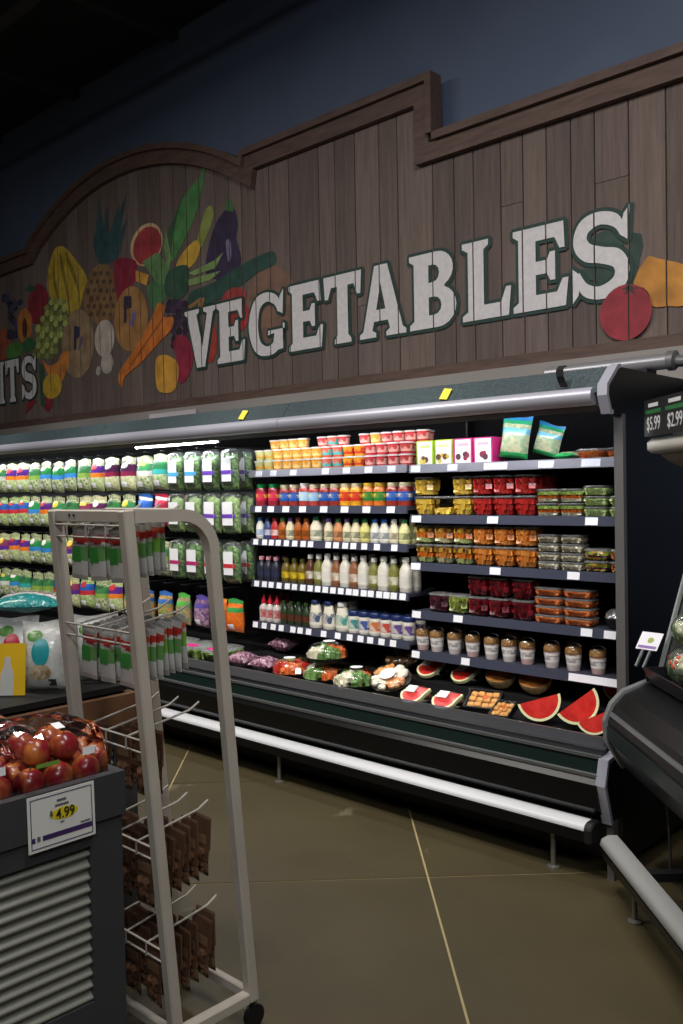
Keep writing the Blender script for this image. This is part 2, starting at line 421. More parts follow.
def catmull(pts, n=6, closed=False):
    out = []; N_ = len(pts)
    rng = range(N_) if closed else range(N_ - 1)
    for i in rng:
        g = lambda k: pts[k % N_] if closed else pts[max(0, min(N_ - 1, k))]
        p0, p1, p2, p3 = g(i - 1), g(i), g(i + 1), g(i + 2)
        for s in range(n):
            t = s / n
            out.append(tuple(.5 * ((2 * p1[c]) + (-p0[c] + p2[c]) * t + (2 * p0[c] - 5 * p1[c] + 4 * p2[c] - p3[c]) * t * t + (-p0[c] + 3 * p1[c] - 3 * p2[c] + p3[c]) * t ** 3) for c in range(len(p1))))
    if not closed: out.append(tuple(pts[-1]))
    return out
def offset_closed(poly, t):
    n = len(poly); A = sum(poly[i][0] * poly[(i + 1) % n][1] - poly[(i + 1) % n][0] * poly[i][1] for i in range(n))
    s = 1 if A > 0 else -1; out = []
    for i in range(n):
        a, p, b = Vector(poly[i - 1]), Vector(poly[i]), Vector(poly[(i + 1) % n])
        d1 = (p - a).normalized(); d2 = (b - p).normalized()
        nn = Vector((d1.y, -d1.x)) * s + Vector((d2.y, -d2.x)) * s
        nn = nn / max(.5, nn.length_squared / 2)
        out.append(tuple(p + nn * t))
    return out
def stroke(pts, ws, n=6):
    c = catmull([(p[0], p[1], w) for p, w in zip(pts, ws)], n); L_, R_ = [], []
    for i, p in enumerate(c):
        a, b = c[max(i - 1, 0)], c[min(i + 1, len(c) - 1)]; d = Vector((b[0] - a[0], b[1] - a[1])).normalized()
        L_.append((p[0] - d.y * p[2] / 2, p[1] + d.x * p[2] / 2)); R_.append((p[0] + d.y * p[2] / 2, p[1] - d.x * p[2] / 2))
    return L_ + R_[::-1]
def arcp(cx, cy, rx, ry, a0, a1, n=9):
    return [(cx + rx * math.cos(math.radians(a0 + (a1 - a0) * k / n)), cy + ry * math.sin(math.radians(a0 + (a1 - a0) * k / n))) for k in range(n + 1)]
G_E = [[(0, 0), (.95, 0), (1.0, .33), (.90, .33), (.80, .18), (.42, .18), (.42, .42), (.62, .42), (.68, .33), (.77, .33), (.77, .67), (.68, .67), (.62, .58), (.42, .58), (.42, .83), (.76, .83), (.85, .69), (.94, .69), (.92, 1), (0, 1), (0, .93), (.10, .88), (.10, .12), (0, .07)]]
G_F = [[(0, 0), (.56, 0), (.56, .07), (.42, .12), (.42, .42), (.62, .42), (.68, .33), (.77, .33), (.77, .67), (.68, .67), (.62, .58), (.42, .58), (.42, .83), (.76, .83), (.85, .69), (.94, .69), (.92, 1), (0, 1), (0, .93), (.10, .88), (.10, .12), (0, .07)]]
G_T = [[(.28, 0), (.72, 0), (.72, .06), (.64, .12), (.64, .83), (.80, .83), (.88, .67), (.97, .67), (1, 1), (0, 1), (.03, .67), (.12, .67), (.2, .83), (.36, .83), (.36, .12), (.28, .06)]]
G_L = [[(0, 0), (.95, 0), (1, .36), (.9, .36), (.8, .18), (.45, .18), (.45, .88), (.55, .93), (.55, 1), (0, 1), (0, .93), (.12, .88), (.12, .12), (0, .07)]]
G_V = [[(.36, 0), (.62, 0), (.90, .9), (1, .94), (1, 1), (.60, 1), (.60, .94), (.71, .9), (.55, .34), (.38, .9), (.46, .94), (.46, 1), (0, 1), (0, .94), (.08, .9)]]
G_A = [[(0, 0), (.36, 0), (.36, .06), (.28, .1), (.32, .22), (.62, .22), (.66, .1), (.58, .06), (.58, 0), (1, 0), (1, .06), (.93, .1), (.62, 1), (.34, 1), (.08, .1), (0, .06)], [(.37, .38), (.57, .38), (.47, .75)]]
G_B = [[(0, 0)] + [(.55, 0)] + arcp(.62, .27, .38, .27, -90, 70) + arcp(.60, .76, .34, .24, -60, 90) + [(0, 1), (0, .93), (.10, .88), (.10, .12), (0, .07)],
       [(.42, .17)] + arcp(.54, .29, .15, .12, -90, 90, 6) + [(.42, .41)], [(.42, .60)] + arcp(.52, .72, .13, .115, -90, 90, 6) + [(.42, .835)]]
G_R = [[(0, 0), (.5, 0), (.5, .07), (.42, .12), (.42, .4), (.52, .4), (.66, 0), (1, 0), (1, .07), (.9, .12), (.78, .47)] + arcp(.60, .72, .36, .28, -40, 90) + [(0, 1), (0, .93), (.10, .88), (.10, .12), (0, .07)],
       [(.42, .56)] + arcp(.52, .70, .13, .135, -90, 90, 6) + [(.42, .835)]]
G_I = [[(0, 0), (1, 0), (1, .06), (.8, .12), (.8, .88), (1, .94), (1, 1), (0, 1), (0, .94), (.2, .88), (.2, .12), (0, .06)]]
s_pts = [(.90, .70), (.76, .86), (.48, .925), (.22, .86), (.14, .70), (.26, .565), (.52, .50), (.78, .43), (.87, .28), (.76, .135), (.48, .075), (.22, .14), (.08, .32)]
s_w = [.10, .15, .15, .20, .25, .22, .19, .22, .25, .20, .15, .15, .10]
G_S = [stroke(s_pts, s_w)]
G_S2 = [[(.82, .70), (.96, .62), (1.0, 1.0), (.90, .92)]]; G_S3 = [[(0, .40), (.16, .30), (.10, .08), (.0, 0)]]
G_G = [stroke([(.88, .68), (.76, .85), (.50, .925), (.24, .82), (.13, .5), (.24, .18), (.50, .075), (.74, .13), (.83, .30)], [.10, .15, .15, .22, .27, .22, .15, .18, .24])]
G_G2 = [[(.54, .39), (1, .39), (1, .46), (.95, .48), (.95, .08), (.73, .06), (.71, .34), (.54, .32)]]; G_G3 = [[(.80, .68), (.95, .62), (.98, 1.0), (.88, .90)]]
G_U = [stroke([(.2, .9), (.2, .4), (.28, .14), (.5, .075), (.72, .14), (.8, .4), (.8, .9)], [.24, .24, .2, .15, .17, .18, .18])]
G_U2 = [[(0, 1), (0, .92), (.4, .92), (.4, 1)]]; G_U3 = [[(.62, 1), (.62, .92), (1, .92), (1, 1)]]
GL = {'E': [G_E], 'F': [G_F], 'T': [G_T], 'L': [G_L], 'V': [G_V], 'A': [G_A], 'B': [G_B], 'R': [G_R], 'I': [G_I], 'S': [G_S, G_S2, G_S3], 'G': [G_G, G_G2, G_G3], 'U': [G_U, G_U2, G_U3]}
LET = mat('white_letter_paint', '#d8d5d8', .6, noise=.08, nscale=30); LETO = mat('dark_green_outline_paint', '#24403c', .65)
def letter(ch, x0, x1, z0, z1, o=.02):
    T_ = lambda lp: [(x0 + p[0] * (x1 - x0), z0 + p[1] * (z1 - z0)) for p in lp]
    shp = [[T_(lp) for lp in g] for g in GL[ch]]
    out = []
    for g in shp:
        for lp in g:
            for p, q in zip(lp, lp[1:] + lp[:1]):
                d = Vector((q[0] - p[0], q[1] - p[1]))
                if d.length < 1e-5: continue
                d.normalize(); e = Vector((-d.y, d.x)) * o; p, q = Vector(p) - d * o * .5, Vector(q) + d * o * .5
                out.append([[tuple(p - e), tuple(q - e), tuple(q + e), tuple(p + e)]])
    paint('letter_outline', out, 14, LETO); paint('letter', shp, 22, LET, f'white serif letter {ch}')
for ch, a, b in [('V', -5.79, -5.40), ('E', -5.395, -5.075), ('G', -5.03, -4.65), ('E', -4.605, -4.275), ('T', -4.265, -3.925), ('A', -3.945, -3.56), ('B', -3.53, -3.18), ('L', -3.135, -2.805), ('E', -2.79, -2.45), ('S', -2.425, -2.105)]:
    letter(ch, a, b, 2.538, 2.985)
for ch, a, b in [('F', -10.05, -9.78), ('R', -9.72, -9.36), ('U', -9.32, -9.0), ('I', -8.945, -8.815), ('T', -8.79, -8.50), ('S', -8.45, -8.16)]:
    letter(ch, a, b, 2.51, 2.93, .017)
ELL=[
 ('painted_pineapple_eye','#5b4430',3,[[-7.09, 3.51, 0.04, 0.02], [-6.99, 3.5, 0.03, 0.02], [-6.89, 3.48, 0.03, 0.02], [-7.15, 3.45, 0.03, 0.02], [-7.05, 3.44, 0.03, 0.02], [-6.95, 3.42, 0.04, 0.02], [-6.85, 3.4, 0.03, 0.02], [-7.21, 3.38, 0.04, 0.03], [-7.1, 3.37, 0.03, 0.02], [-7.0, 3.35, 0.03, 0.02], [-6.9, 3.33, 0.03, 0.02], [-6.8, 3.32, 0.03, 0.02], [-7.16, 3.3, 0.04, 0.03], [-7.05, 3.29, 0.03, 0.02], [-6.95, 3.27, 0.03, 0.02], [-6.85, 3.26, 0.03, 0.02], [-7.21, 3.25, 0.04, 0.02], [-7.11, 3.23, 0.03, 0.02], [-7.01, 3.21, 0.03, 0.03], [-6.91, 3.2, 0.04, 0.02], [-6.81, 3.19, 0.03, 0.02], [-7.17, 3.17, 0.04, 0.02], [-7.06, 3.16, 0.03, 0.03], [-6.96, 3.14, 0.03, 0.02], [-6.86, 3.12, 0.03, 0.02]]),
 ('painted_blue_grape','#2f3350',3,[[-8.48, 3.17, 0.05, 0.04], [-8.79, 3.55, 0.06, 0.03], [-8.53, 3.25, 0.05, 0.03], [-8.57, 3.43, 0.06, 0.03], [-8.61, 3.31, 0.05, 0.04], [-8.6, 3.49, 0.06, 0.03], [-8.66, 3.41, 0.06, 0.03], [-8.57, 3.16, 0.06, 0.03], [-8.48, 3.32, 0.05, 0.03], [-8.66, 3.46, 0.06, 0.04], [-8.79, 3.58, 0.05, 0.03], [-8.64, 3.44, 0.05, 0.04], [-8.69, 3.21, 0.06, 0.03], [-8.63, 3.33, 0.06, 0.04], [-8.72, 3.56, 0.06, 0.04], [-8.7, 3.51, 0.05, 0.03], [-8.64, 3.17, 0.05, 0.04], [-8.56, 3.47, 0.05, 0.03], [-8.5, 3.22, 0.06, 0.03], [-8.56, 3.19, 0.05, 0.03], [-8.55, 3.24, 0.05, 0.03], [-8.7, 3.17, 0.06, 0.03], [-8.46, 3.47, 0.05, 0.03], [-8.55, 3.26, 0.05, 0.03], [-8.66, 3.35, 0.06, 0.03], [-8.66, 3.2, 0.06, 0.03]]),
 ('painted_green_grape','#8c9a50',4,[[-8.21, 2.97, 0.05, 0.03], [-8.21, 2.92, 0.05, 0.03], [-8.12, 3.17, 0.05, 0.04], [-8.12, 3.12, 0.05, 0.03], [-8.12, 3.06, 0.05, 0.04], [-8.12, 3.01, 0.05, 0.03], [-8.13, 2.96, 0.05, 0.03], [-8.13, 2.91, 0.05, 0.03], [-8.03, 3.25, 0.05, 0.03], [-8.03, 3.21, 0.05, 0.04], [-8.03, 3.15, 0.05, 0.03], [-8.04, 3.1, 0.05, 0.04], [-8.04, 3.05, 0.05, 0.03], [-8.04, 3.0, 0.05, 0.03], [-8.04, 2.95, 0.05, 0.03], [-8.05, 2.9, 0.05, 0.03], [-7.94, 3.34, 0.05, 0.03], [-7.94, 3.29, 0.05, 0.03], [-7.94, 3.24, 0.05, 0.03], [-7.95, 3.19, 0.05, 0.03], [-7.95, 3.14, 0.05, 0.03], [-7.95, 3.09, 0.05, 0.03], [-7.96, 3.04, 0.05, 0.03], [-7.96, 2.99, 0.05, 0.03], [-7.96, 2.94, 0.05, 0.03], [-7.96, 2.89, 0.05, 0.03], [-7.85, 3.38, 0.05, 0.03], [-7.86, 3.33, 0.05, 0.03], [-7.86, 3.28, 0.05, 0.03], [-7.86, 3.23, 0.05, 0.03], [-7.86, 3.18, 0.05, 0.03], [-7.87, 3.13, 0.05, 0.03], [-7.87, 3.08, 0.05, 0.03], [-7.87, 3.03, 0.05, 0.03], [-7.87, 2.98, 0.05, 0.03], [-7.88, 2.93, 0.05, 0.03], [-7.88, 2.88, 0.05, 0.03], [-7.77, 3.37, 0.05, 0.03], [-7.78, 3.32, 0.04, 0.03], [-7.78, 3.27, 0.05, 0.03], [-7.78, 3.22, 0.05, 0.03], [-7.78, 3.17, 0.05, 0.03], [-7.79, 3.12, 0.05, 0.03], [-7.79, 3.07, 0.05, 0.03], [-7.79, 3.02, 0.05, 0.03], [-7.79, 2.97, 0.05, 0.03], [-7.8, 2.92, 0.05, 0.03], [-7.69, 3.36, 0.05, 0.03], [-7.7, 3.31, 0.04, 0.03], [-7.7, 3.26, 0.05, 0.03], [-7.7, 3.21, 0.05, 0.03], [-7.71, 3.16, 0.04, 0.03], [-7.71, 3.11, 0.05, 0.03], [-7.71, 3.06, 0.05, 0.03], [-7.71, 3.01, 0.05, 0.03], [-7.62, 3.34, 0.04, 0.03], [-7.62, 3.29, 0.04, 0.04], [-7.62, 3.25, 0.05, 0.03], [-7.62, 3.2, 0.05, 0.03], [-7.62, 3.15, 0.04, 0.03]]),
 ('painted_grapefruit_rind','#d9b78a',2,[[-6.3, 3.61, 0.23, 0.17]]),
 ('painted_grapefruit','#a8343c',3,[[-6.29, 3.6, 0.2, 0.15]]),
 ('painted_purple_grape','#2e2238',7,[[-6.0, 3.08, 0.04, 0.04], [-6.01, 3.04, 0.05, 0.03], [-6.01, 2.97, 0.04, 0.03], [-6.01, 2.92, 0.04, 0.03], [-5.94, 3.08, 0.05, 0.03], [-5.94, 3.03, 0.05, 0.03], [-5.95, 2.96, 0.04, 0.03], [-5.95, 2.92, 0.04, 0.04], [-5.95, 2.86, 0.04, 0.03], [-5.95, 2.8, 0.04, 0.03], [-5.95, 2.75, 0.05, 0.03], [-5.87, 3.06, 0.04, 0.04], [-5.88, 3.01, 0.04, 0.03], [-5.88, 2.96, 0.04, 0.04], [-5.88, 2.91, 0.04, 0.03], [-5.88, 2.85, 0.04, 0.03], [-5.88, 2.79, 0.04, 0.04], [-5.88, 2.75, 0.04, 0.03], [-5.8, 3.05, 0.04, 0.03], [-5.8, 3.0, 0.04, 0.03], [-5.8, 2.95, 0.04, 0.03], [-5.8, 2.9, 0.04, 0.04], [-5.8, 2.84, 0.04, 0.03], [-5.81, 2.79, 0.05, 0.03], [-5.81, 2.74, 0.05, 0.03]]),
 ('painted_apple','#8c2430',2,[[-8.11, 3.4, 0.2, 0.19]]),
 ('painted_peach','#a24a32',2,[[-8.86, 3.09, 0.17, 0.18]]),
 ('painted_papaya','#c77a35',3,[[-8.38, 3.23, 0.15, 0.17]]),
 ('painted_papaya_seeds','#4a2420',4,[[-8.38, 3.21, 0.05, 0.1]]),
 ('painted_lime','#4f8a3e',4,[[-8.62, 3.01, 0.18, 0.09]]),
 ('painted_melon','#9c8264',4,[[-7.41, 2.94, 0.28, 0.31]]),
 ('painted_mushroom','#c4bcb2',5,[[-6.96, 2.93, 0.16, 0.16]]),
 ('painted_mushroom','#b8b0a8',4,[[-6.93, 2.71, 0.1, 0.09]]),
 ('painted_mushroom','#b8b0a8',5,[[-7.07, 2.66, 0.04, 0.04]]),
 ('painted_lemon','#d3aa32',7,[[-7.88, 2.6, 0.18, 0.12]]),
 ('painted_cherry','#8f2534',6,[[-7.97, 2.45, 0.09, 0.08]]),
 ('painted_melon','#a87a45',5,[[-6.55, 3.04, 0.25, 0.27]]),
 ('painted_tomato','#a83030',7,[[-5.17, 2.86, 0.14, 0.11]]),
 ('painted_tomato','#a03434',7,[[-5.2, 3.01, 0.14, 0.07]]),
 ('painted_chili','#a83a30',7,[[-5.49, 2.72, 0.08, 0.16]]),
 ('painted_onion','#7d5f50',1,[[-4.81, 2.91, 0.26, 0.26]]),
 ('painted_tomato','#9c2836',30,[[-2.13, 2.45, 0.14, 0.14]]),
]
POL=[
 ('painted_banana','#c9ac35',2,[(-7.72, 3.87), (-7.57, 3.83), (-7.37, 3.66), (-7.22, 3.5), (-7.28, 3.4), (-7.37, 3.24), (-7.58, 3.23), (-7.82, 3.38), (-7.92, 3.51), (-7.91, 3.66), (-7.82, 3.81)]),
 ('painted_banana_ridge','#8d7a2c',3,[(-7.68, 3.82), (-7.61, 3.66), (-7.55, 3.44), (-7.52, 3.24), (-7.54, 3.24), (-7.59, 3.45), (-7.66, 3.64)]),
 ('painted_banana_ridge','#8d7a2c',3,[(-7.59, 3.81), (-7.45, 3.63), (-7.36, 3.44), (-7.35, 3.3), (-7.39, 3.42), (-7.5, 3.61)]),
 ('painted_banana_ridge','#8d7a2c',3,[(-7.76, 3.82), (-7.78, 3.64), (-7.72, 3.43), (-7.69, 3.31), (-7.73, 3.36), (-7.82, 3.6)]),
 ('painted_leaf','#2f5a3c',3,[(-8.35, 3.58), (-8.25, 3.62), (-8.13, 3.55), (-8.23, 3.53)]),
 ('painted_leaf','#2c6a3e',5,[(-8.48, 3.05), (-8.33, 3.12), (-8.16, 3.05), (-8.21, 2.99), (-8.36, 2.96)]),
 ('painted_melon_slice','#d58238',6,[(-8.05, 2.86), (-7.94, 2.8), (-7.78, 2.81), (-7.69, 2.88), (-7.54, 2.88), (-7.59, 2.74), (-7.72, 2.62), (-7.92, 2.69)]),
 ('painted_stalk','#2b5a38',6,[(-8.12, 2.84), (-8.03, 2.81), (-8.02, 2.42), (-8.11, 2.43)]),
 ('painted_cherry','#8f2534',6,[(-8.29, 2.55), (-8.18, 2.48), (-8.32, 2.41), (-8.41, 2.38), (-8.38, 2.47)]),
 ('painted_pineapple','#8a6a45',2,[(-7.06, 3.58), (-6.85, 3.53), (-6.75, 3.38), (-6.75, 3.21), (-6.85, 3.08), (-7.03, 3.06), (-7.21, 3.15), (-7.3, 3.3), (-7.25, 3.44)]),
 ('painted_pineapple_leaf','#2b4f55',1,[(-7.0, 3.59), (-7.03, 3.88), (-7.0, 4.15), (-6.92, 3.85), (-6.89, 3.57)]),
 ('painted_pineapple_leaf','#2b4f55',1,[(-6.98, 3.58), (-6.96, 3.83), (-6.86, 4.07), (-6.85, 3.81), (-6.87, 3.56)]),
 ('painted_pineapple_leaf','#2b4f55',1,[(-6.9, 3.59), (-6.76, 3.86), (-6.56, 4.1), (-6.66, 3.84), (-6.8, 3.57)]),
 ('painted_pineapple_leaf','#2b4f55',1,[(-6.94, 3.58), (-6.84, 3.81), (-6.67, 4.03), (-6.73, 3.79), (-6.83, 3.56)]),
 ('painted_pineapple_leaf','#2b4f55',1,[(-6.9, 3.59), (-6.75, 3.75), (-6.54, 3.89), (-6.65, 3.73), (-6.8, 3.57)]),
 ('painted_pineapple_leaf','#2b4f55',1,[(-7.02, 3.61), (-7.07, 3.81), (-7.04, 3.99), (-6.96, 3.79), (-6.91, 3.59)]),
 ('painted_pineapple_leaf','#2b4f55',1,[(-6.9, 3.59), (-6.78, 3.69), (-6.6, 3.77), (-6.68, 3.67), (-6.8, 3.57)]),
 ('painted_pineapple_leaf','#2b4f55',1,[(-7.04, 3.62), (-7.1, 3.75), (-7.09, 3.87), (-6.99, 3.73), (-6.93, 3.6)]),
 ('painted_pineapple_leaf','#2b4f55',1,[(-6.88, 3.58), (-6.8, 3.62), (-6.66, 3.66), (-6.7, 3.61), (-6.78, 3.56)]),
 ('painted_pineapple_leaf','#2b4f55',1,[(-7.02, 3.59), (-7.08, 3.67), (-7.08, 3.73), (-6.97, 3.65), (-6.91, 3.57)]),
 ('painted_melon_mark','#2c2c48',8,[(-7.46, 3.1), (-7.42, 3.1), (-7.43, 2.89), (-7.47, 2.89)]),
 ('painted_melon_mark','#2c2c48',8,[(-7.42, 3.1), (-7.35, 3.08), (-7.36, 3.0), (-7.43, 2.98)]),
 ('painted_melon_mark','#6a5a8a',8,[(-7.4, 2.89), (-7.34, 3.0), (-7.31, 2.98), (-7.36, 2.88)]),
 ('painted_red_pepper','#92203a',4,[(-6.77, 3.56), (-6.6, 3.56), (-6.45, 3.5), (-6.44, 3.4), (-6.48, 3.34), (-6.62, 3.28), (-6.74, 3.23), (-6.78, 3.37)]),
 ('painted_fruit_wedge','#d8a045',5,[(-6.46, 3.43), (-6.27, 3.36), (-6.31, 3.28), (-6.46, 3.34)]),
 ('painted_corn_husk','#4a8a4c',3,[(-5.51, 4.06), (-5.54, 3.9), (-5.63, 3.72), (-5.76, 3.57), (-5.94, 3.41), (-5.95, 3.52), (-5.9, 3.68), (-5.8, 3.86), (-5.65, 3.95), (-5.56, 3.99)]),
 ('painted_corn_husk','#2d5a3a',2,[(-5.77, 3.9), (-5.93, 3.73), (-5.99, 3.66), (-5.97, 3.53), (-5.88, 3.7)]),
 ('painted_corn_husk','#8c9a4a',3,[(-5.63, 3.48), (-5.58, 3.61), (-5.51, 3.72), (-5.44, 3.73), (-5.42, 3.66), (-5.48, 3.55), (-5.57, 3.45)]),
 ('painted_corn','#d6aa3a',5,[(-5.91, 3.33), (-5.84, 3.43), (-5.7, 3.5), (-5.62, 3.51), (-5.59, 3.45), (-5.64, 3.36), (-5.77, 3.31)]),
 ('painted_leaf','#6f9a5c',5,[(-6.02, 3.68), (-5.96, 3.44), (-6.0, 3.34), (-6.06, 3.54)]),
 ('painted_leaf','#7fa05e',7,[(-5.74, 3.28), (-5.41, 3.32), (-5.31, 3.36), (-5.41, 3.26), (-5.67, 3.25)]),
 ('painted_leaf','#7fa05e',7,[(-5.74, 3.23), (-5.34, 3.23), (-5.48, 3.18), (-5.74, 3.18)]),
 ('painted_leaf','#5f8a56',5,[(-6.36, 3.48), (-6.15, 3.52), (-6.0, 3.39), (-6.02, 3.24), (-6.16, 3.27)]),
 ('painted_leaf','#467a4a',4,[(-6.31, 3.27), (-6.09, 3.34), (-6.04, 3.14), (-6.21, 3.04), (-6.28, 3.14)]),
 ('painted_broccoli','#2a5242',6,[(-6.06, 3.19), (-6.03, 3.31), (-5.91, 3.36), (-5.75, 3.34), (-5.74, 3.26), (-5.76, 3.14), (-5.92, 3.1)]),
 ('painted_eggplant','#2e2446',4,[(-5.26, 3.67), (-5.17, 3.64), (-5.14, 3.52), (-5.16, 3.43), (-5.11, 3.28), (-5.16, 3.18), (-5.32, 3.16), (-5.51, 3.22), (-5.52, 3.34), (-5.45, 3.51), (-5.37, 3.61)]),
 ('painted_stalk','#3c7a48',5,[(-5.28, 3.66), (-5.26, 3.74), (-5.22, 3.73), (-5.18, 3.63)]),
 ('painted_eggplant_shine','#7a7090',5,[(-5.28, 3.43), (-5.23, 3.43), (-5.22, 3.32), (-5.26, 3.28)]),
 ('painted_zucchini','#234a42',6,[(-4.76, 3.26), (-4.75, 3.17), (-4.94, 3.14), (-5.12, 3.08), (-5.3, 3.03), (-5.52, 3.01), (-5.75, 3.04), (-5.71, 3.13), (-5.42, 3.16), (-5.11, 3.23), (-4.9, 3.26)]),
 ('painted_melon_mark','#2c2c48',8,[(-6.64, 3.24), (-6.6, 3.24), (-6.61, 3.02), (-6.65, 3.02)]),
 ('painted_melon_mark','#2c2c48',8,[(-6.6, 3.24), (-6.53, 3.23), (-6.53, 3.13), (-6.6, 3.13)]),
 ('painted_melon_mark','#7a72b0',8,[(-6.58, 2.98), (-6.5, 3.11), (-6.46, 3.08), (-6.52, 2.98)]),
 ('painted_carrot','#d4742c',9,[(-6.75, 2.6), (-6.48, 2.8), (-6.25, 3.0), (-6.15, 3.11), (-6.06, 3.07), (-6.08, 2.99), (-5.95, 2.97), (-5.98, 2.88), (-6.18, 2.78), (-6.41, 2.66), (-6.65, 2.57), (-6.7, 2.48)]),
 ('painted_carrot_line','#a8561f',10,[(-6.1, 2.98), (-6.08, 2.97), (-6.49, 2.69), (-6.65, 2.59), (-6.5, 2.71)]),
 ('painted_red_pepper','#94203c',8,[(-5.95, 2.76), (-5.88, 2.82), (-5.76, 2.77), (-5.7, 2.64), (-5.77, 2.49), (-5.86, 2.44), (-5.91, 2.48), (-5.92, 2.61)]),
 ('painted_yellow_pepper','#dda03a',9,[(-6.2, 2.66), (-6.11, 2.69), (-5.99, 2.66), (-5.9, 2.59), (-5.92, 2.44), (-6.0, 2.38), (-6.16, 2.4), (-6.21, 2.49)]),
 ('painted_twig','#a07a4a',8,[(-5.75, 3.03), (-5.6, 3.07), (-5.54, 3.06), (-5.6, 2.95), (-5.64, 2.96), (-5.62, 3.04), (-5.73, 3.0)]),
 ('painted_tomato_stalk','#33302c',31,[(-2.15, 2.57), (-2.12, 2.58), (-2.11, 2.6), (-2.09, 2.57), (-2.05, 2.56), (-2.09, 2.56), (-2.07, 2.52), (-2.1, 2.55), (-2.14, 2.54), (-2.12, 2.56)]),
 ('painted_carrot','#cf8a35',10,[(-2.09, 2.58), (-2.07, 2.64), (-2.04, 2.68), (-2.01, 2.71), (-1.96, 2.69), (-1.91, 2.67), (-1.84, 2.64), (-1.67, 2.52), (-1.59, 2.46), (-1.71, 2.45), (-1.84, 2.44), (-1.91, 2.45), (-1.99, 2.46), (-2.01, 2.52), (-2.04, 2.56)]),
 ('painted_leaf','#26443c',6,[(-2.11, 2.85), (-2.05, 2.83), (-2.04, 2.77), (-2.06, 2.7), (-2.09, 2.59), (-2.11, 2.6)]),
 ('painted_leaf','#26443c',6,[(-2.35, 2.86), (-2.23, 2.89), (-2.16, 2.83), (-2.14, 2.79), (-2.33, 2.82)]),
 ('painted_leaf','#26443c',6,[(-2.37, 2.72), (-2.19, 2.7), (-2.17, 2.64), (-2.26, 2.62), (-2.36, 2.66)]),
]
def paint_mat(col):
    c = [int(col[i:i + 2], 16) for i in (1, 3, 5)]; w = (112, 98, 92)
    c2 = '#%02x%02x%02x' % tuple(int(a * .86 + b * .14) for a, b in zip(c, w))
    return mat('wall_paint_' + col[1:], c2, .65, noise=.28, nscale=9)
def tint(c, f): return '#%02x%02x%02x' % tuple(min(255, int(int(c[i:i + 2], 16) * f)) for i in (1, 3, 5))
ELL2 = []
for n_, c_, l_, qs in ELL:
    if 'grape' in n_ and len(qs) > 8: ELL2 += [(n_, tint(c_, (.75, 1.0, 1.3)[k]), l_, qs[k::3]) for k in range(3)]
    else: ELL2.append((n_, c_, l_, qs))
for n_, c_, l_, qs in ELL2:
    paint(n_, [[ell(q[0], q[1], max(q[2], .015), max(q[3], .015), 18 if len(qs) > 3 else 28)] for q in qs], l_, paint_mat(c_))
ROUND = ('banana', 'pepper', 'eggplant', 'zucchini', 'broccoli', 'corn', 'pineapple', 'melon_slice', 'carrot')
for n_, c_, l_, pts in POL:
    sm = 4 if any(r in n_ for r in ROUND) and 'leaf' not in n_ and 'line' not in n_ else 1
    paint(n_, [[catmull(pts, sm, True) if sm > 1 else pts]], l_, paint_mat(c_))
M1X=[-4.17, -4.08, -4.0, -3.92, -3.84, -3.76, -3.67, -3.6, -3.52, -3.44, -3.36, -3.28, -3.19, -3.09, -3.02]
M2X=[-4.15, -4.03, -3.93, -3.85, -3.76, -3.69, -3.6, -3.52, -3.44, -3.36, -3.27, -3.19, -3.1, -3.02]
M3X=[-4.18, -4.11, -4.04, -3.97, -3.9, -3.83, -3.76, -3.67, -3.57, -3.49, -3.43, -3.36, -3.3, -3.22, -3.16, -3.09, -3.02]
M4X=[-4.19, -4.12, -4.05, -3.93, -3.86, -3.79, -3.73, -3.66, -3.59, -3.52, -3.45, -3.38, -3.32, -3.24, -3.17, -3.1, -3.02]
M5X=[-4.22, -4.14, -4.06, -4.0, -3.94, -3.88, -3.81, -3.73, -3.61, -3.5, -3.41, -3.34, -3.26, -3.18, -3.1, -3.03]
R1B=[-2.92, -2.8, -2.67, -2.56]
R1bag=[-2.4, -2.31]
R1tub=[-1.94, -1.84]
R2X=[-2.92, -2.79, -2.67, -2.56, -2.43]
R2Y=[-2.31, -2.18, -2.06, -1.93, -1.85]
R3X=[-2.92, -2.8, -2.68, -2.56, -2.44]
R3Y=[-2.32, -2.2, -2.09, -1.97, -1.86]
R4X=[-2.8, -2.68, -2.56, -2.44, -2.31, -2.17, -2.02, -1.87]
R5X=[-2.92, -2.83, -2.72, -2.61, -2.5, -2.4, -2.3, -2.17, -2.06, -1.94]
T_M1=[-4.1, -3.97, -3.8, -3.54, -3.38, -3.22, -3.06]
T_M2=[-4.11, -4.0, -3.87, -3.73, -3.56, -3.4, -3.24, -3.07]
T_M3=[-4.14, -4.06, -4.0, -3.94, -3.87, -3.8, -3.73, -3.67, -3.53, -3.47, -3.4, -3.34, -3.26, -3.17, -3.05]
T_M4=[-4.14, -4.07, -4.01, -3.94, -3.87, -3.81, -3.74, -3.68, -3.62, -3.56, -3.5, -3.44, -3.38, -3.33, -3.27, -3.22, -3.16, -3.11, -3.06, -3.0]
T_M5=[-4.16, -4.08, -4.0, -3.93, -3.83, -3.77, -3.7, -3.58, -3.47, -3.38, -3.3, -3.23, -3.15, -3.07]
T_R1=[-2.9, -2.67, -2.43, -2.41]
T_R1b=[-2.15, -1.93]
T_R2=[-2.9, -2.44, -1.93]
T_R3=[-2.91, -2.43, -2.02]
T_R4=[-2.91, -2.65, -1.96, -1.85]
T_R5=[-2.92, -2.61, -1.99, -1.94, -1.87]
SAL1=[-7.24, -7.1, -6.9, -6.71, -6.55, -6.34, -6.16, -5.96, -5.77, -5.58]
SALb=[-5.37, -5.17, -5.03, -4.8, -4.61, -4.42, -4.23]
SAL2=[-7.3, -7.11, -6.94, -6.75, -6.56]
SAL4=[-7.3, -7.1, -6.9, -6.73, -6.55, -6.16, -5.98, -5.77, -5.58]
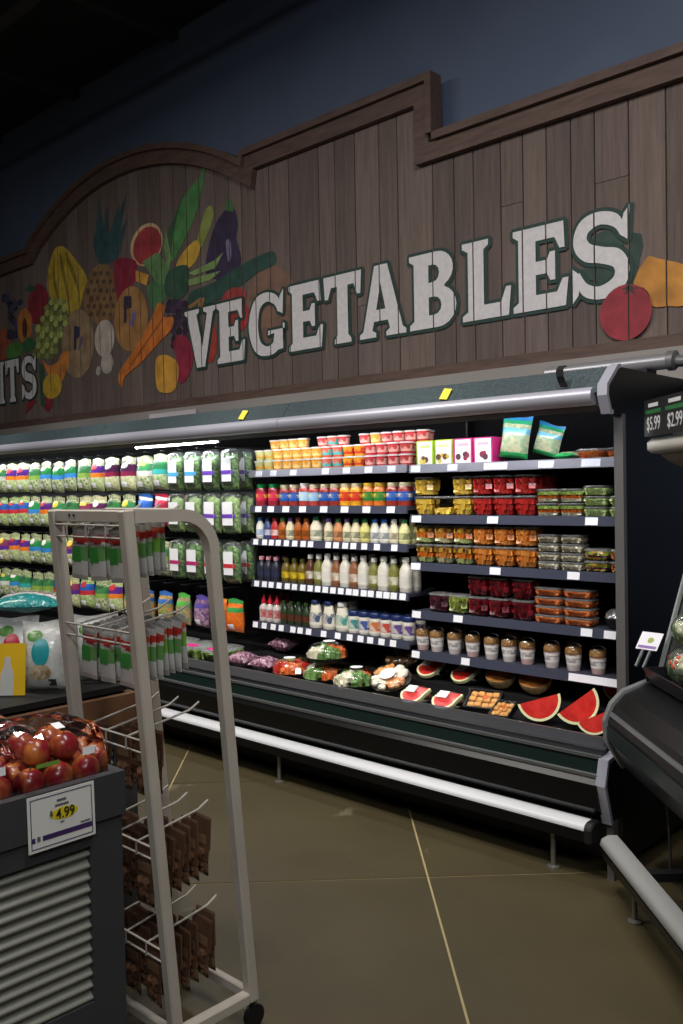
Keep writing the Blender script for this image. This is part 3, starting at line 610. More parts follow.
SALc=[-4.84, -4.63, -4.34]
# ------------------------------------------------------------------ long refrigerated case along the wall
XL, XR = -9.5, -1.742          # run of the case; the end panel stands at XR..-1.68
case = thing('refrigerated_case', 'long black open refrigerated display case with lit shelves under the plank sign', 'display case', (-5, 3.8, 0))
OFFC = Vector((5, -3.8, 0))
def cpart(name, me, parent=None, mt=None):
    o = link(name, me, mt, parent or case)
    if parent is None: o.matrix_parent_inverse = Matrix.Translation(OFFC)
    else: o.matrix_parent_inverse = parent.matrix_parent_inverse.inverted() @ Matrix.Translation(OFFC)
    return o
def csub(name, me, parent):      # sub-part built in world coordinates
    o = link(name, me, None, parent); return o
SLATE = mat('slate_shelf_enamel', '#474955', .35, .3)
RAILM = mat('slate_price_rail', '#3c3f4e', .3)
BACKM = mat('black_case_liner', '#0a0a0c', .8, spec=.15)
CANOPY = mat('canopy_textured_panel', '#2f3d42', .55, noise=.35, nscale=90, bump=.5, bscale=110)
CANUNDER = mat('canopy_underside', '#2b2c30', .5)
BUMP = mat('bumper_white_vinyl', '#d9dade', .32)
KICK = mat('kick_plate', '#231f1c', .5)
POSTM = mat('end_post_grey', '#6e6c6c', .4, .3)
# base
cpart('lower_front', MB().prism([(3.33, .235), (3.265, .30), (3.25, .40), (3.27, .425), (3.42, .425), (3.42, .235)], XL, XR).mesh('lower_front', BLACK))
cpart('green_band', MB().prism([(3.283, .437), (3.297, .495), (3.42, .495), (3.42, .437)], XL, XR).mesh('green_band', DGREEN))
for z, y in ((.425, 3.262), (.495, 3.288)):
    cpart('trim_strip', MB().box(XL, XR, y, y + .12, z, z + .012).mesh('trim_strip', mat('dull_trim_strip', '#8d9092', .35, .8)))
cpart('upper_front', MB().prism([(3.305, .507), (3.33, .53), (3.42, .53), (3.42, .507)], XL, XR).mesh('upper_front', BLACK))
cpart('deck', MB().prism([(3.34, .53), (4.14, .56), (4.14, .50), (3.34, .50)], XL, XR).mesh('deck', BLACKM))
cpart('deck_step', MB().box(XL, XR, 3.605, 4.14, .54, .605).mesh('deck_step', BLACKM))
cpart('kick_plate', MB().box(XL, XR, 3.47, 4.2, .02, .24).mesh('kick_plate', KICK))
cpart('tank', MB().box(XL, XR, 3.42, 4.2, .23, .50).mesh('tank', BLACKM))
cpart('back_panel', MB().box(XL, XR, 4.16, 4.2, .5, 2.0).mesh('back_panel', BACKM))
cpart('deck_lip', MB().prism([(3.318, .525), (3.335, .525), (3.325, .578), (3.318, .578)], XL, XR).mesh('deck_lip', clear('smoky_clear_lip', (165, 168, 200), .14, .12, .09)))
# bumper
bp = [(3.245, .208), (3.234, .212), (3.233, .220), (3.240, .234), (3.262, .243), (3.30, .243), (3.30, .208)]  # white vinyl cut to a thin top strip, shaped like the tube highlight
cpart('bumper_rail', MB().prism(bp, XL, -1.79).mesh('bumper_rail', BUMP, 60))
cpart('bumper_underside', MB().prism([(3.238, .165), (3.29, .165), (3.30, .207), (3.236, .207)], XL, -1.79).mesh('bumper_underside', BLACK))
cpart('bumper_cap', MB().prism([(3.228, .163), (3.305, .163), (3.305, .247), (3.255, .247), (3.228, .225)], -1.79, -1.755).mesh('bumper_cap', BLACKM, False, .006))
cpart('bumper_bracket', MB().box(XL, -1.79, 3.28, 3.36, .19, .236).mesh('bumper_bracket', BLACKM))
LEG = mat('grey_leg_steel', '#7c7872', .4, .6)
for x_ in (-9.1, -7.25, -5.45, -3.65, -1.965):
    b = MB(); b.lathe([(.011, .01), (.011, .17)], 10, (x_, 3.295, 0)); b.lathe([(.028, 0), (.028, .006), (.012, .012)], 12, (x_, 3.295, 0))
    cpart('leg', b.mesh('leg', LEG, 40))
# canopy, in lengths that meet at visible joints
cj = [XL, -7.26, -5.44, -3.617, XR]
for a, b_ in zip(cj[:-1], cj[1:]):
    a += .002; b_ -= .002
    o = cpart('canopy_front', MB().prism([(3.325, 1.955), (3.40, 2.062), (3.43, 2.062), (3.36, 1.95)], a, b_).mesh('canopy_front', CANOPY))
    cpart('canopy_rail', MB().prism([(3.335, 1.905), (3.31, 1.915), (3.298, 1.94), (3.302, 1.965), (3.322, 1.978), (3.345, 1.97), (3.35, 1.915)], a, b_ - (.03 if b_ > -1.9 else 0)).mesh('canopy_rail', SILVER, 50))
    cpart('canopy_underside', MB().prism([(3.336, 1.902), (3.347, 1.906), (3.347, 1.955), (3.40, 1.985), (3.62, 1.985), (3.62, 1.972), (3.41, 1.972), (3.36, 1.945), (3.36, 1.9), (3.372, 1.885), (3.362, 1.883)], a, b_).mesh('canopy_underside', CANUNDER))
cpart('canopy_top', MB().prism([(3.40, 2.05), (3.41, 2.062), (4.25, 2.062), (4.25, 1.99), (3.62, 1.975), (3.42, 2.0)], XL, XR).mesh('canopy_top', mat('canopy_top_grey', '#4a4c50', .6)))
# end panel with its bright edges
endp = [(3.41, 2.06), (3.325, 1.975), (3.322, 1.94), (3.355, 1.875), (3.455, 1.86), (3.46, .73), (3.37, .51), (3.30, .495), (3.272, .40), (3.325, .245), (4.25, .20), (4.25, 2.05)]
cpart('end_panel', MB().prism(endp, -1.741, -1.712).mesh('end_panel', BLACK))
can_e = [(3.425, 2.072), (3.398, 2.066), (3.308, 1.985), (3.304, 1.94), (3.335, 1.868), (3.36, 1.868)]
cpart('end_trim', MB().sheet(can_e, .016, -1.748, -1.706).mesh('end_trim', SILVER))
cpart('end_post', MB().prism([(3.44, 1.872), (3.465, 1.872), (3.472, .71), (3.443, .71)], -1.748, -1.709).mesh('end_post', POSTM))
bas_e = [(3.38, .525), (3.34, .508), (3.282, .50), (3.252, .40), (3.305, .235)]
cpart('end_trim', MB().sheet(bas_e, .016, -1.748, -1.706).mesh('end_trim', SILVER))
cpart('end_foot', MB().box(-1.741, -1.712, 3.33, 3.37, 0, .245).mesh('end_foot', POSTM))
# partitions between the sections
for xx in (-2.952, -4.20):
    cpart('shelf_upright', MB().box(xx - .006, xx + .006, 4.10, 4.16, .56, 1.95).mesh('shelf_upright', BLACKM))
TAGM = mat('shelf_label_paper', '#e8e8ee', .5); YTAG = mat('yellow_label_paper', '#e6cf3e', .5)
RAILT = mat('lit_price_rail', '#8c8c94', .35)  # top shelf rails: canopy light on the slate rail put into a paler colour
def shelf(x0, x1, zb, tags, wide=.035):
    s = cpart('shelf', MB().box(x0, x1, 3.60, 4.15, zb + .018, zb + .036).mesh('shelf', SLATE))
    csub('price_rail', MB().prism([(3.585, zb), (3.60, zb), (3.60, zb + .04), (3.592, zb + .042)], x0, x1).mesh('price_rail', RAILT if zb > 1.6 else RAILM), s)
    for k, t in enumerate(tags):
        w = wide if not isinstance(t, tuple) else t[1]; t = t[0] if isinstance(t, tuple) else t
        y0 = 3.585
        csub('price_tag', MB().prism([(y0 - .0025, zb + .004), (y0 - .0005, zb + .004), (y0 + .0045, zb + .037), (y0 + .0025, zb + .037)], t - w / 2, t + w / 2).mesh('price_tag', TAGM), s)
    for xx in (x0 + .004, x1 - .008):
        csub('bracket', MB().prism([(3.66, zb + .018), (4.15, zb + .018), (4.15, zb - .06)], xx, xx + .004).mesh('bracket', BLACKM), s)
    return zb + .036
XM0, XM1, XR0, XR1 = -4.19, -2.965, -2.945, -1.749
MZ = [shelf(XM0, XM1, zb, tg, w) for zb, tg, w in ((1.666, T_M1, .055), (1.455, T_M2, .055), (1.258, T_M3, .042), (1.007, T_M4, .042), (.758, T_M5, .042))]
RZ = [shelf(XR0, XR1, zb, tg, w) for zb, tg, w in ((1.662, [-2.9, -2.67, (-2.42, .13), (-2.15, .08), (-1.93, .09)], .06), (1.409, T_R2, .06), (1.168, T_R3, .06), (.923, T_R4, .055), (.718, [-2.92, -2.61, (-1.93, .24)], .05))]
# pegged wall for the bagged salads: one cross rail and a row of pegs per level
PEGM = mat('peg_steel', '#55575c', .35, .8)
SALZ = [1.60, 1.335, 1.035, .74]           # lowest point of the bags in each row
SALH = [.215] * 4
for zb, h in zip(SALZ, SALH):
    b = MB(); b.box(XL, -4.22, 4.10, 4.13, zb + .225, zb + .258)
    k = 0; xx = -9.3
    while xx < -4.25:
        b.tube([(xx, 4.11, zb + .252), (xx, 3.50, zb + .252), (xx, 3.47, zb + .257)], .0035, 5); xx += .19
    cpart('peg_row', b.mesh('peg_row', PEGM))
# LED tubes under the canopy
LEDM = mat('led_tube_glow', '#ffffff', .4, emit='#f6f8ff', es=52.0)
for a, b_ in ((-9.4, -7.4), (-7.2, -5.5), (-5.3, -4.3), (-4.15, -3.0), (-2.9, -1.85)):
    cpart('led_tube', MB().tube([(a, 3.405, 1.93), (b_, 3.405, 1.93)], .011, 10).mesh('led_tube', LEDM, 60))
    cpart('led_bracket', MB().box(a - .02, b_ + .02, 3.395, 3.415, 1.945, 1.968).mesh('led_bracket', CANUNDER))
cpart('led_tube', MB().tube([(-5.19, 3.46, 1.886), (-4.335, 3.46, 1.886)], .006, 8).mesh('led_tube', LEDM, 60))
cpart('led_bracket', MB().box(-5.2, -4.32, 3.467, 3.48, 1.88, 1.972).mesh('led_bracket', CANUNDER))
# odds and ends on the canopy
for xx, zz in ((-2.53, 2.02), (-3.96, 2.022)):
    o = MB().box(-.022, .022, -.0008, .0008, -.03, .03).build('paper_tag', YTAG)
    o.location = (xx, 3.355 + (zz - 2.02) * .6, zz - .005); o.rotation_euler = (math.radians(-33), math.radians(8), 0)
    tag(o, 'yellow paper tag stuck on canopy ' + ('above the boxed fruit bars' if xx > -3 else 'above the salad clamshells'), 'tag')
hk = MB(); cpts = [(0, .0, .035), (0, -.015, .038), (0, -.032, .02), (0, -.03, -.005), (0, -.012, -.03), (0, .004, -.045)]
for p, q in zip(cpts[:-1], cpts[1:]): hk.bar((-.016, p[1], p[2]), (-.016, q[1], q[2]), .032, .003)
o = hk.build('curled_strap', BLACKM); o.location = (-1.89, 3.325, 2.035); tag(o, 'curled black strap hanging on the case canopy front', 'strap')
pl_ = MB().prism([(0, 0), (.06, 0), (.06, .012), (.012, .05), (0, .05)], -.26, .26).build('canopy_plaque', mat('grey_plaque', '#8b868b', .5))
pl_.location = (-5.0, 3.62, 2.071); tag(pl_, 'grey angled metal plate lying on top of the case canopy', 'plate')
t = thing('roller_tube', 'grey metal roller tube with end fitting on top of the case canopy', 'tube', (-1.9, 3.95, 2.071))
RT = mat('roller_grey', '#9a9aa0', .35, .6)
link('tube', MB().tube([(-.45, 0, .06), (.16, 0, .06)], .036, 14).mesh('tube', RT, 50), None, t)
link('fitting', MB().tube([(.16, 0, .06), (.19, 0, .06), (.20, 0, .055), (.27, -.01, .05)], [.045, .045, .026, .026], 12).mesh('fitting', mat('fitting_grey', '#6f6f72', .4, .4), 40), None, t)
for cx in (-.3, .05): link('cradle', MB().box(cx, cx + .03, -.05, .05, 0, .03).mesh('cradle', BLACKM), None, t)
# ------------------------------------------------------------------ packaged food on the case
rp_ = random.Random(11)
MZ = [z + .001 for z in MZ]; RZ = [z + .001 for z in RZ]
def spread(xs, d, lo, hi):
    xs = [min(max(x, lo), hi) for x in xs]
    for _ in range(400):
        for i in range(len(xs) - 1):
            e = d - (xs[i + 1] - xs[i])
            if e > 0: xs[i] -= e / 2; xs[i + 1] += e / 2
        xs = [min(max(x, lo), hi) for x in xs]
    return xs
M1X = spread(M1X, .0815, -4.145, -3.008); M2X = spread(M2X, .0785, -4.145, -3.01); M3X = spread(M3X, .0665, -4.15, -3.0); M4X = spread(M4X, .0675, -4.155, -3.005); M5X = spread(M5X[:7], .0625, -4.155, -3.78) + spread(M5X[7:], .0785, -3.73, -3.01)
R2A = spread(R2X + R2Y[:4], .1187, -2.88, -1.9285); R3A = spread(R3X + R3Y[:4], .1187, -2.88, -1.9285)
R2X, R2Y, R3X, R3Y = R2A[:5], R2A[5:] + [-1.809], R3A[:5], R3A[5:] + [-1.809]
def cn(s): return s
# ---- shared shapes -------------------------------------------------------
def cup_meshes(r0, r1, h, lidh=.004, n=16):
    b = MB().lathe([(r0 * .94, 0), (r0, .004), (r1, h)], n).mesh('cup', None, 40)
    l = MB().lathe([(r1 + .002, h - .003), (r1 + .003, h), (r1 + .002, h + lidh), (r1 * .9, h + lidh + .0015)], n).mesh('lid', None, 40)
    return b, l
def pillow(w, h, t, top=.03, nx=8, nz=10, seed=0, neck=0.0):
    """filled bag with a flat crimped top edge, base at z=0, facing -y"""
    r = random.Random(seed); vs_ = []; fs_ = []
    bumps = [(r.uniform(-1, 1), r.uniform(0, 1), r.uniform(.2, .4), r.uniform(-.25, .35)) for _ in range(7)]
    for side in (-1, 1):
        for j in range(nz + 1):
            v = j / nz; z = v * h
            for i in range(nx + 1):
                u = -1 + 2 * i / nx
                vv = min(1, v / (1 - top / h))
                th = (max(0, 1 - abs(u) ** 3.2)) ** .7 * (max(0, 1 - abs(2 * vv - 1) ** 3.5)) ** .75
                th *= 1 + sum(a * math.exp(-((u - p) ** 2 + (v - q) ** 2) / (s * s)) for p, q, s, a in bumps)
                wid = w / 2 * (1 - .07 * math.sin(math.pi * v) - neck * max(0, v - .75) * 4 * .25)
                zz = z + (.006 * math.sin(3 * u + seed) if j == nz else 0)
                vs_.append((u * wid, side * (t / 2 * th + .0006), zz))
        o = (0 if side < 0 else (nz + 1) * (nx + 1))
        for j in range(nz):
            for i in range(nx):
                a = o + j * (nx + 1) + i; q = (a, a + 1, a + nx + 2, a + nx + 1); fs_.append(q if side < 0 else q[::-1])
    N_ = (nz + 1) * (nx + 1)
    per = [i for i in range(nx + 1)] + [j * (nx + 1) + nx for j in range(1, nz + 1)] + [nz * (nx + 1) + i for i in range(nx - 1, -1, -1)] + [j * (nx + 1) for j in range(nz - 1, 0, -1)]
    for a, b in zip(per, per[1:] + per[:1]): fs_.append((b, a, a + N_, b + N_))
    return MB().add(vs_, fs_)
def decal(me, poly, name, off=.0012):
    """flat print (outline in x, z) laid onto the front of a bag shape"""
    from mathutils.bvhtree import BVHTree
    bv = BVHTree.FromPolygons([v.co for v in me.vertices], [p.vertices for p in me.polygons])
    bm = bmesh.new(); bm.faces.new([bm.verts.new((p[0], 0, p[1])) for p in poly])
    xs, zs = [p[0] for p in poly], [p[1] for p in poly]
    for ax, lo, hi in ((0, min(xs), max(xs)), (2, min(zs), max(zs))):
        for k in range(1, 9):
            co = [0, 0, 0]; no = [0, 0, 0]; co[ax] = lo + (hi - lo) * k / 9; no[ax] = 1
            bmesh.ops.bisect_plane(bm, geom=bm.verts[:] + bm.edges[:] + bm.faces[:], plane_co=co, plane_no=no)
    for v in bm.verts:
        h = bv.ray_cast(Vector((v.co.x, -1, v.co.z)), Vector((0, 1, 0)))
        v.co.y = (h[0].y if h[0] else 0) - off
    for f in bm.faces: f.smooth = True
    m_ = bpy.data.meshes.new(name); bm.to_mesh(m_); bm.free(); m_.materials.append(None); return m_
def disc2(rx, rz, cx, cz, n=24): return [(cx + rx * math.cos(2 * math.pi * k / n), cz + rz * math.sin(2 * math.pi * k / n)) for k in range(n)]
def tub_meshes(w, d, h, taper=.86, r=.35):
    e = 1.18
    b = MB().lathe([(0, .001), (.5 * taper, .001), (.5 * taper + .01, .006), (.5, h), (.5 + .03, h), (.5 + .03, h + .003)], 24, sx=w * .925, sy=d * .925, sq=.55)
    l = MB().lathe([(.53, h), (.54, h + .005), (.48, h + .006), (.47, h + .009), (0, h + .009)], 24, sx=w * .925, sy=d * .925, sq=.55)
    return b.mesh('tub', CLEAR, 40), l.mesh('lid', clear('lid_plastic', gloss=.04, rough=.25, haze=.10), 40)
def chunks(w, d, h, size, n, seed, taper=.86, box=True):
    r = random.Random(seed); b = MB(); lay = max(1, round(h / (size * .9)))
    for j in range(lay):
        z = size * .5 + (h - size) * (j / max(1, lay - 1)) if lay > 1 else h / 2
        f = taper + (1 - taper) * z / h
        nx, ny = max(2, round(w * f / size)), max(2, round(d * f / size))
        for i in range(nx):
            for k in range(ny):
                if 0 < i < nx - 1 and 0 < k < ny - 1 and j < lay - 1: continue
                px = (-.5 + (i + .5) / nx) * w * f * .93; py = (-.5 + (k + .5) / ny) * d * f * .93; s = size * r.uniform(.42, .56)
                M = Matrix.Translation((px, py, min(h - s * .9, max(s * 1.38 + .002, z + r.uniform(-.1, .1) * size)))) @ Matrix.Rotation(r.uniform(0, 3), 4, 'Z') @ Matrix.Rotation(r.uniform(-.6, .6), 4, 'X')
                b.box(-s, s, -s * .8, s * .8, -s * .9, s * .9, M)
    return b
def bottle_mesh(prof, n=14, sx=1, sy=1, sq=0): return MB().lathe(prof, n, sx=sx, sy=sy, sq=sq)

def M_(name, col, **k): return mat(name, col, **{'rough': .35, **k})
# ---- top shelf, middle section: fruit cups --------------------------------
cupb, cupl = cup_meshes(.030, .037, .056)
CUPC = [('pale green and yellow', '#c9cf8e', '#e9b04a'), ('orange and yellow', '#f0a437', '#ffd98a'), ('coral and teal', '#e0674f', '#4fc3bd'), ('red and pink', '#c93a3f', '#f2b3a4'), ('golden mango', '#eda22f', '#d8422c')]
cupseq = [0, 0, 1, 1, 1, 1, 1, 2, 2, 4, 4, 3, 3, 3, 3]
def cupmat(k):
    n_, a, b = CUPC[k]
    return banded('cup_print_%d' % k, [(0, a), (.22, b), (.42, None), (.78, a)], fill_a=a, fill_b=b, nscale=55)
LIDF = mat('foil_lid', '#d8d4cc', .3, .3)
for k, x_ in enumerate(M1X):
    x_ = max(x_, -4.145)
    for lay in (0, 1):
        c = cupseq[k]
        place([('cup', cupb), ('lid', cupl, 'cup')], 'fruit_cup', f'{CUPC[c][0]} fruit cup in front row of the top shelf, ' + ('lower layer' if lay == 0 else 'upper layer'), 'fruit cup', (x_ + (.003 if lay else 0), 3.645, MZ[0] + lay * .0625), (0, 0, rp_.uniform(-.3, .3)), f'{CUPC[c][0]} fruit cups, ' + ('lower' if lay == 0 else 'upper') + ' layer', {'cup': cupmat(c), 'lid': LIDF})
for k in range(15):
    x_ = -4.1 + k * .0815
    if k in (4, 8): continue
    c = [1, 1, 1, 1, 1, 3, 2, 3, 3, 3, 1, 3, 3, 3, 3][k]
    for lay in (0, 1, 2):
        place([('cup', cupb), ('lid', cupl, 'cup')], 'fruit_cup', f'{CUPC[c][0]} fruit cup in rear row of the top shelf, ' + ('bottom', 'middle', 'topmost')[lay] + ' layer', 'fruit cup', (x_, 3.73, MZ[0] + lay * .0625), (0, 0, 0), f'rear {CUPC[c][0]} fruit cups, ' + ('bottom', 'middle', 'topmost')[lay] + ' layer', {'cup': cupmat(c), 'lid': LIDF})
for k, x_ in enumerate((-3.24, -3.158, -3.076, -3.0)):      # taller pile of red cups beside the boxes
    for lay in range(3):
        place([('cup', cupb), ('lid', cupl, 'cup')], 'fruit_cup', 'red and pink fruit cup in third row of the top shelf, ' + ('bottom', 'second', 'third')[lay] + ' layer', 'fruit cup', (x_, 3.815, MZ[0] + lay * .0625), (0, 0, 0), f'third row red fruit cups, layer ' + ('one', 'two', 'three')[lay], {'cup': cupmat(3), 'lid': LIDF})
# ---- second shelf: jars ---------------------------------------------------
jar_b = bottle_mesh([(.033, 0), (.037, .004), (.0375, .085), (.033, .10), (.028, .105)], 16).mesh('jar', None, 40)
jar_l = MB().lathe([(.0385, .03), (.0385, .078)], 16).mesh('jar_label', None, 40)
jar_c = MB().lathe([(.030, .103), (.031, .105), (.031, .122), (.028, .125)], 16).mesh('lid', None, 40)
JAR = [('tall red', '#8c1f30', '#c8294f', '#1e8f4a')] * 2 + [('salsa red, blue label', '#8f2c20', '#2456a5', '#d8cda8')] * 2 + [('pale blue label, red', '#a83a34', '#a8cbe0', '#e8e6dc'), ('pale blue label, red', '#a83a34', '#8db9d6', '#d8cda8')] + [('salsa red, blue label', '#8f2c20', '#2456a5', '#d8cda8')] * 2 + [('golden, red label', '#d99a20', '#c73327', '#d8cda8')] * 2 + [('orange, green label', '#d06a22', '#2f7a3a', '#d8b040')] * 2 + [('salsa red, blue label', '#8f2c20', '#2456a5', '#d8cda8')] * 2
for k, x_ in enumerate(M2X):
    nm, c1, c2, c3 = JAR[k]
    where = ' under orange cups' if k < 7 else ' under red cups'
    for row, y_ in ((0, 3.645), (1, 3.73)):
        place([('jar', jar_b), ('jar_label', jar_l, 'jar'), ('lid', jar_c, 'jar')], 'salsa_jar', f'{nm} jar in {"front" if row == 0 else "rear"} row, second shelf,{where}', 'jar', (max(x_, -4.14), y_, MZ[1]), (0, 0, 0), f'{nm} jars, {"front" if row == 0 else "rear"} row,{where}',
              {'jar': M_('jar_' + c1[1:], c1, noise=.3, nscale=60, coat=.6), 'jar_label': banded('jarlabel_' + c2[1:] + c1[1:], [(0, c2), (.35, None), (.8, c2)], fill_a=c2, fill_b='#e8d9b0' if 'blue' in nm else '#f0c040', nscale=40), 'lid': M_('lid_' + c3[1:], c3, rough=.3)}, (1, 1, 1.06 if k < 2 or k == 4 else 1))
# ---- third to fifth shelf: dressings ---------------------------------------
dr_b = bottle_mesh([(.026, 0), (.029, .004), (.029, .065), (.026, .082), (.015, .104), (.012, .112)], 14, 1, .8).mesh('bottle', None, 50)
dr_l = MB().lathe([(.0298, .015), (.0298, .062)], 14, sy=.8).mesh('label', None, 50)
dr_c = MB().lathe([(.0145, .110), (.0145, .128), (.012, .13)], 12).mesh('cap', None, 50)
DRS = [('white', '#d9d8cf', '#6a8fc0', '#3a5fa0'), ('dark blue', '#3b4a78', '#c8ccd8', '#2b3050'), ('red', '#b02c2c', '#e8e0d8', '#8f2020'), ('amber', '#a85a20', '#5a3018', '#3f7a3a'), ('cream', '#dcd2b0', '#3a4a3a', '#6a4a92'), ('amber', '#a85a20', '#5a3018', '#8a4a1c'), ('amber', '#a85a20', '#5a3018', '#8a4a1c'), ('large cream', '#e4dcc4', '#3e5a44', '#2f7a48'), ('cream', '#dcd2b0', '#3a4a3a', '#6a4a92'), ('peach', '#cf8a5c', '#4a3a34', '#3c6a3c'), ('cream', '#dcd2b0', '#3a4a3a', '#6a4a92'), ('cream', '#dcd2b0', '#3a4a3a', '#2f6f45'), ('yellow cream', '#d8cf7c', '#3a4a3a', '#2f6f45'), ('white', '#dedcd2', '#4a5a6a', '#2f62b4'), ('white', '#dedcd2', '#4a5a6a', '#2f62b4'), ('ivory', '#e0d9bc', '#6a5a3a', '#d8d8d4'), ('pale yellow', '#dcd79c', '#3a4a3a', '#2f6f45')]
def dressing(k, x_, z, spec, sc, nm, c1, c2, c3, shelfname, row, y_):
    capn = {'#6a4a92': 'purple', '#2f7a48': 'green', '#2f6f45': 'green', '#3f7a3a': 'green', '#3c6a3c': 'green', '#8a4a1c': 'brown', '#2f62b4': 'blue', '#3a5fa0': 'blue', '#2b3050': 'navy', '#8f2020': 'red', '#d8d8d4': 'white', '#cf8f9a': 'pink', '#2a2c30': 'black', '#4a4a20': 'olive', '#c02030': 'red', '#2d4a26': 'dark green', '#1f2f5f': 'navy', '#5f6a4a': 'olive'}.get(c3, 'dark')
    lb = f'{nm} dressing bottle with {capn} cap, {row} row of the {shelfname} shelf'
    place([('bottle', spec[0]), ('label', spec[1], 'bottle'), ('cap', spec[2], 'bottle')], 'dressing_bottle', lb, 'bottle', (max(x_, -4.15), y_, z), (0, 0, rp_.uniform(-.15, .15)), lb,
          {'bottle': M_('dressing_' + c1[1:], c1, noise=.08, nscale=40, coat=.5), 'label': banded('dlabel_' + c2[1:] + c1[1:], [(0, c1), (.2, None), (.9, c1)], fill_a=c2, fill_b=c1, nscale=34), 'cap': M_('cap_' + c3[1:], c3)}, sc)
for k, x_ in enumerate(M3X):
    nm, c1, c2, c3 = DRS[k]
    for row, y_ in (('front', 3.635), ('rear', 3.70)):
        dressing(k, x_, MZ[2], (dr_b, dr_l, dr_c), (1.45, 1.1, 1.08) if k == 7 else (1.08, 1, 1), nm, c1, c2, c3, 'third', row, y_)
tb_b = bottle_mesh([(.026, 0), (.029, .004), (.029, .10), (.025, .118), (.014, .138), (.0135, .15)], 16, 1, .9, .35).mesh('bottle', None, 50)
tb_l = MB().lathe([(.0297, .022), (.0297, .085)], 16, sy=.9, sq=.35).mesh('label', None, 50)
tb_c = MB().lathe([(.0165, .148), (.0165, .170), (.014, .172)], 12).mesh('cap', None, 50)
TBS = [('dark navy labelled', '#2a2c3a', '#30344e', '#cf8f9a')] * 3 + [('yellow labelled', '#6a5a20', '#d8b82c', '#4a4a20')] * 3 + [('brown', '#5a3a26', '#d8d0c0', '#d8d8d4'), ('olive green', '#7a7a3c', '#d8d4c0', '#d8d8d4'), ('white', '#dcd8cc', '#cfccc4', '#d8d8d4'), ('brown', '#8a5a3c', '#d8d0c0', '#d8d8d4'), ('white', '#dcd8cc', '#cfccc4', '#d8d8d4'), ('brown', '#8a5a3c', '#d8d0c0', '#d8d8d4'), ('white', '#dcd8cc', '#cfccc4', '#d8d8d4'), ('olive green', '#7a7a3c', '#d8d4c0', '#d8d8d4'), ('white', '#dcd8cc', '#cfccc4', '#d8d8d4'), ('olive green', '#7a7a3c', '#d8d4c0', '#d8d8d4'), ('white', '#dcd8cc', '#cfccc4', '#d8d8d4')]
for k, x_ in enumerate(M4X):
    nm, c1, c2, c3 = TBS[k]
    s = .84 if k < 3 else (.82 if k < 6 else (1.0 if nm != 'white' else 1.06)); w = 1.2 if nm == 'white' else 1.0
    for row, y_ in (('front', 3.64), ('rear', 3.71)):
        dressing(k, x_, MZ[3], (tb_b, tb_l, tb_c), (w, 1, s), nm, c1, c2, c3, 'fourth', row, y_)
# fifth shelf
sauce_b = bottle_mesh([(.026, 0), (.029, .004), (.027, .03), (.029, .06), (.028, .085), (.014, .105), (.012, .108)], 14).mesh('bottle', None, 50)
sauce_l = MB().lathe([(.0292, .012), (.0280, .03), (.0297, .058), (.0294, .078)], 14).mesh('label', None, 50)
sauce_c = MB().lathe([(.0165, .106), (.0165, .118), (.007, .145), (.005, .158)], 12).mesh('cap', None, 50)
jug_b = bottle_mesh([(.036, 0), (.041, .005), (.041, .07), (.034, .10), (.030, .125), (.021, .14)], 18, 1.08, .7).mesh('bottle', None, 50)
jug_l = MB().lathe([(.0418, .018), (.0418, .068), (.0352, .098)], 18, sx=1.08, sy=.7).mesh('label', None, 50)
jug_c = MB().lathe([(.027, .136), (.027, .155), (.024, .158)], 14).mesh('cap', None, 50)
sq_b = bottle_mesh([(.033, 0), (.036, .004), (.036, .085), (.033, .092)], 16).mesh('bottle', None, 50)
sq_l = MB().lathe([(.0368, .012), (.0368, .078)], 16).mesh('label', None, 50)
sq_c = MB().lathe([(.036, .09), (.037, .093), (.037, .112), (.034, .116)], 16).mesh('cap', None, 50)
FIV = [('red and white', '#c8c0bc', '#b8242c', '#c02030', 0)] * 3 + [('dark green', '#2c3a24', '#6a2a22', '#2d4a26', 1)] * 4 + [('cream squeeze', '#e2dccb', '#24406a', '#1f2f5f', 2)] * 2 + [('cream squeeze', '#e2dccb', '#2a8a80', '#d8d8d4', 2)] + [('squat teal labelled', '#d8d4c8', '#2f8a86', '#1f2f5f', 3), ('squat blue labelled', '#d8d4c8', '#2a4f9a', '#1f2f5f', 3), ('squat orange labelled', '#d8d4c8', '#cf6a2a', '#1f2f5f', 3), ('squat red labelled', '#d8d4c8', '#c23a2a', '#1f2f5f', 3), ('squat purple labelled', '#d8d4c8', '#5a3a86', '#1f2f5f', 3), ('squat purple labelled', '#d8d4c8', '#5a3a86', '#1f2f5f', 3)]
for k, x_ in enumerate(M5X):
    nm, c1, c2, c3, kind = FIV[k]
    sp = [(sauce_b, sauce_l, sauce_c), (dr_b, dr_l, dr_c), (jug_b, jug_l, jug_c), (sq_b, sq_l, sq_c)][kind]
    sc = [(1, 1, 1.02), (.95, 1, 1.05), (1.05, 1, 1.02), (.98, .98, 1.06)][kind]
    if kind == 2: x_ = (-3.70, -3.595, -3.49)[k - 7]
    if kind == 3: x_ = -3.40 + (k - 10) * .0775
    for row, y_ in (('front', 3.65), ('rear', 3.735)):
        dressing(k, max(x_, -4.155) + (.02 * (2 - k) / 2 if k < 3 else 0) * 0, MZ[4], sp, sc, nm, c1, c2, c3, 'fifth', row, y_)

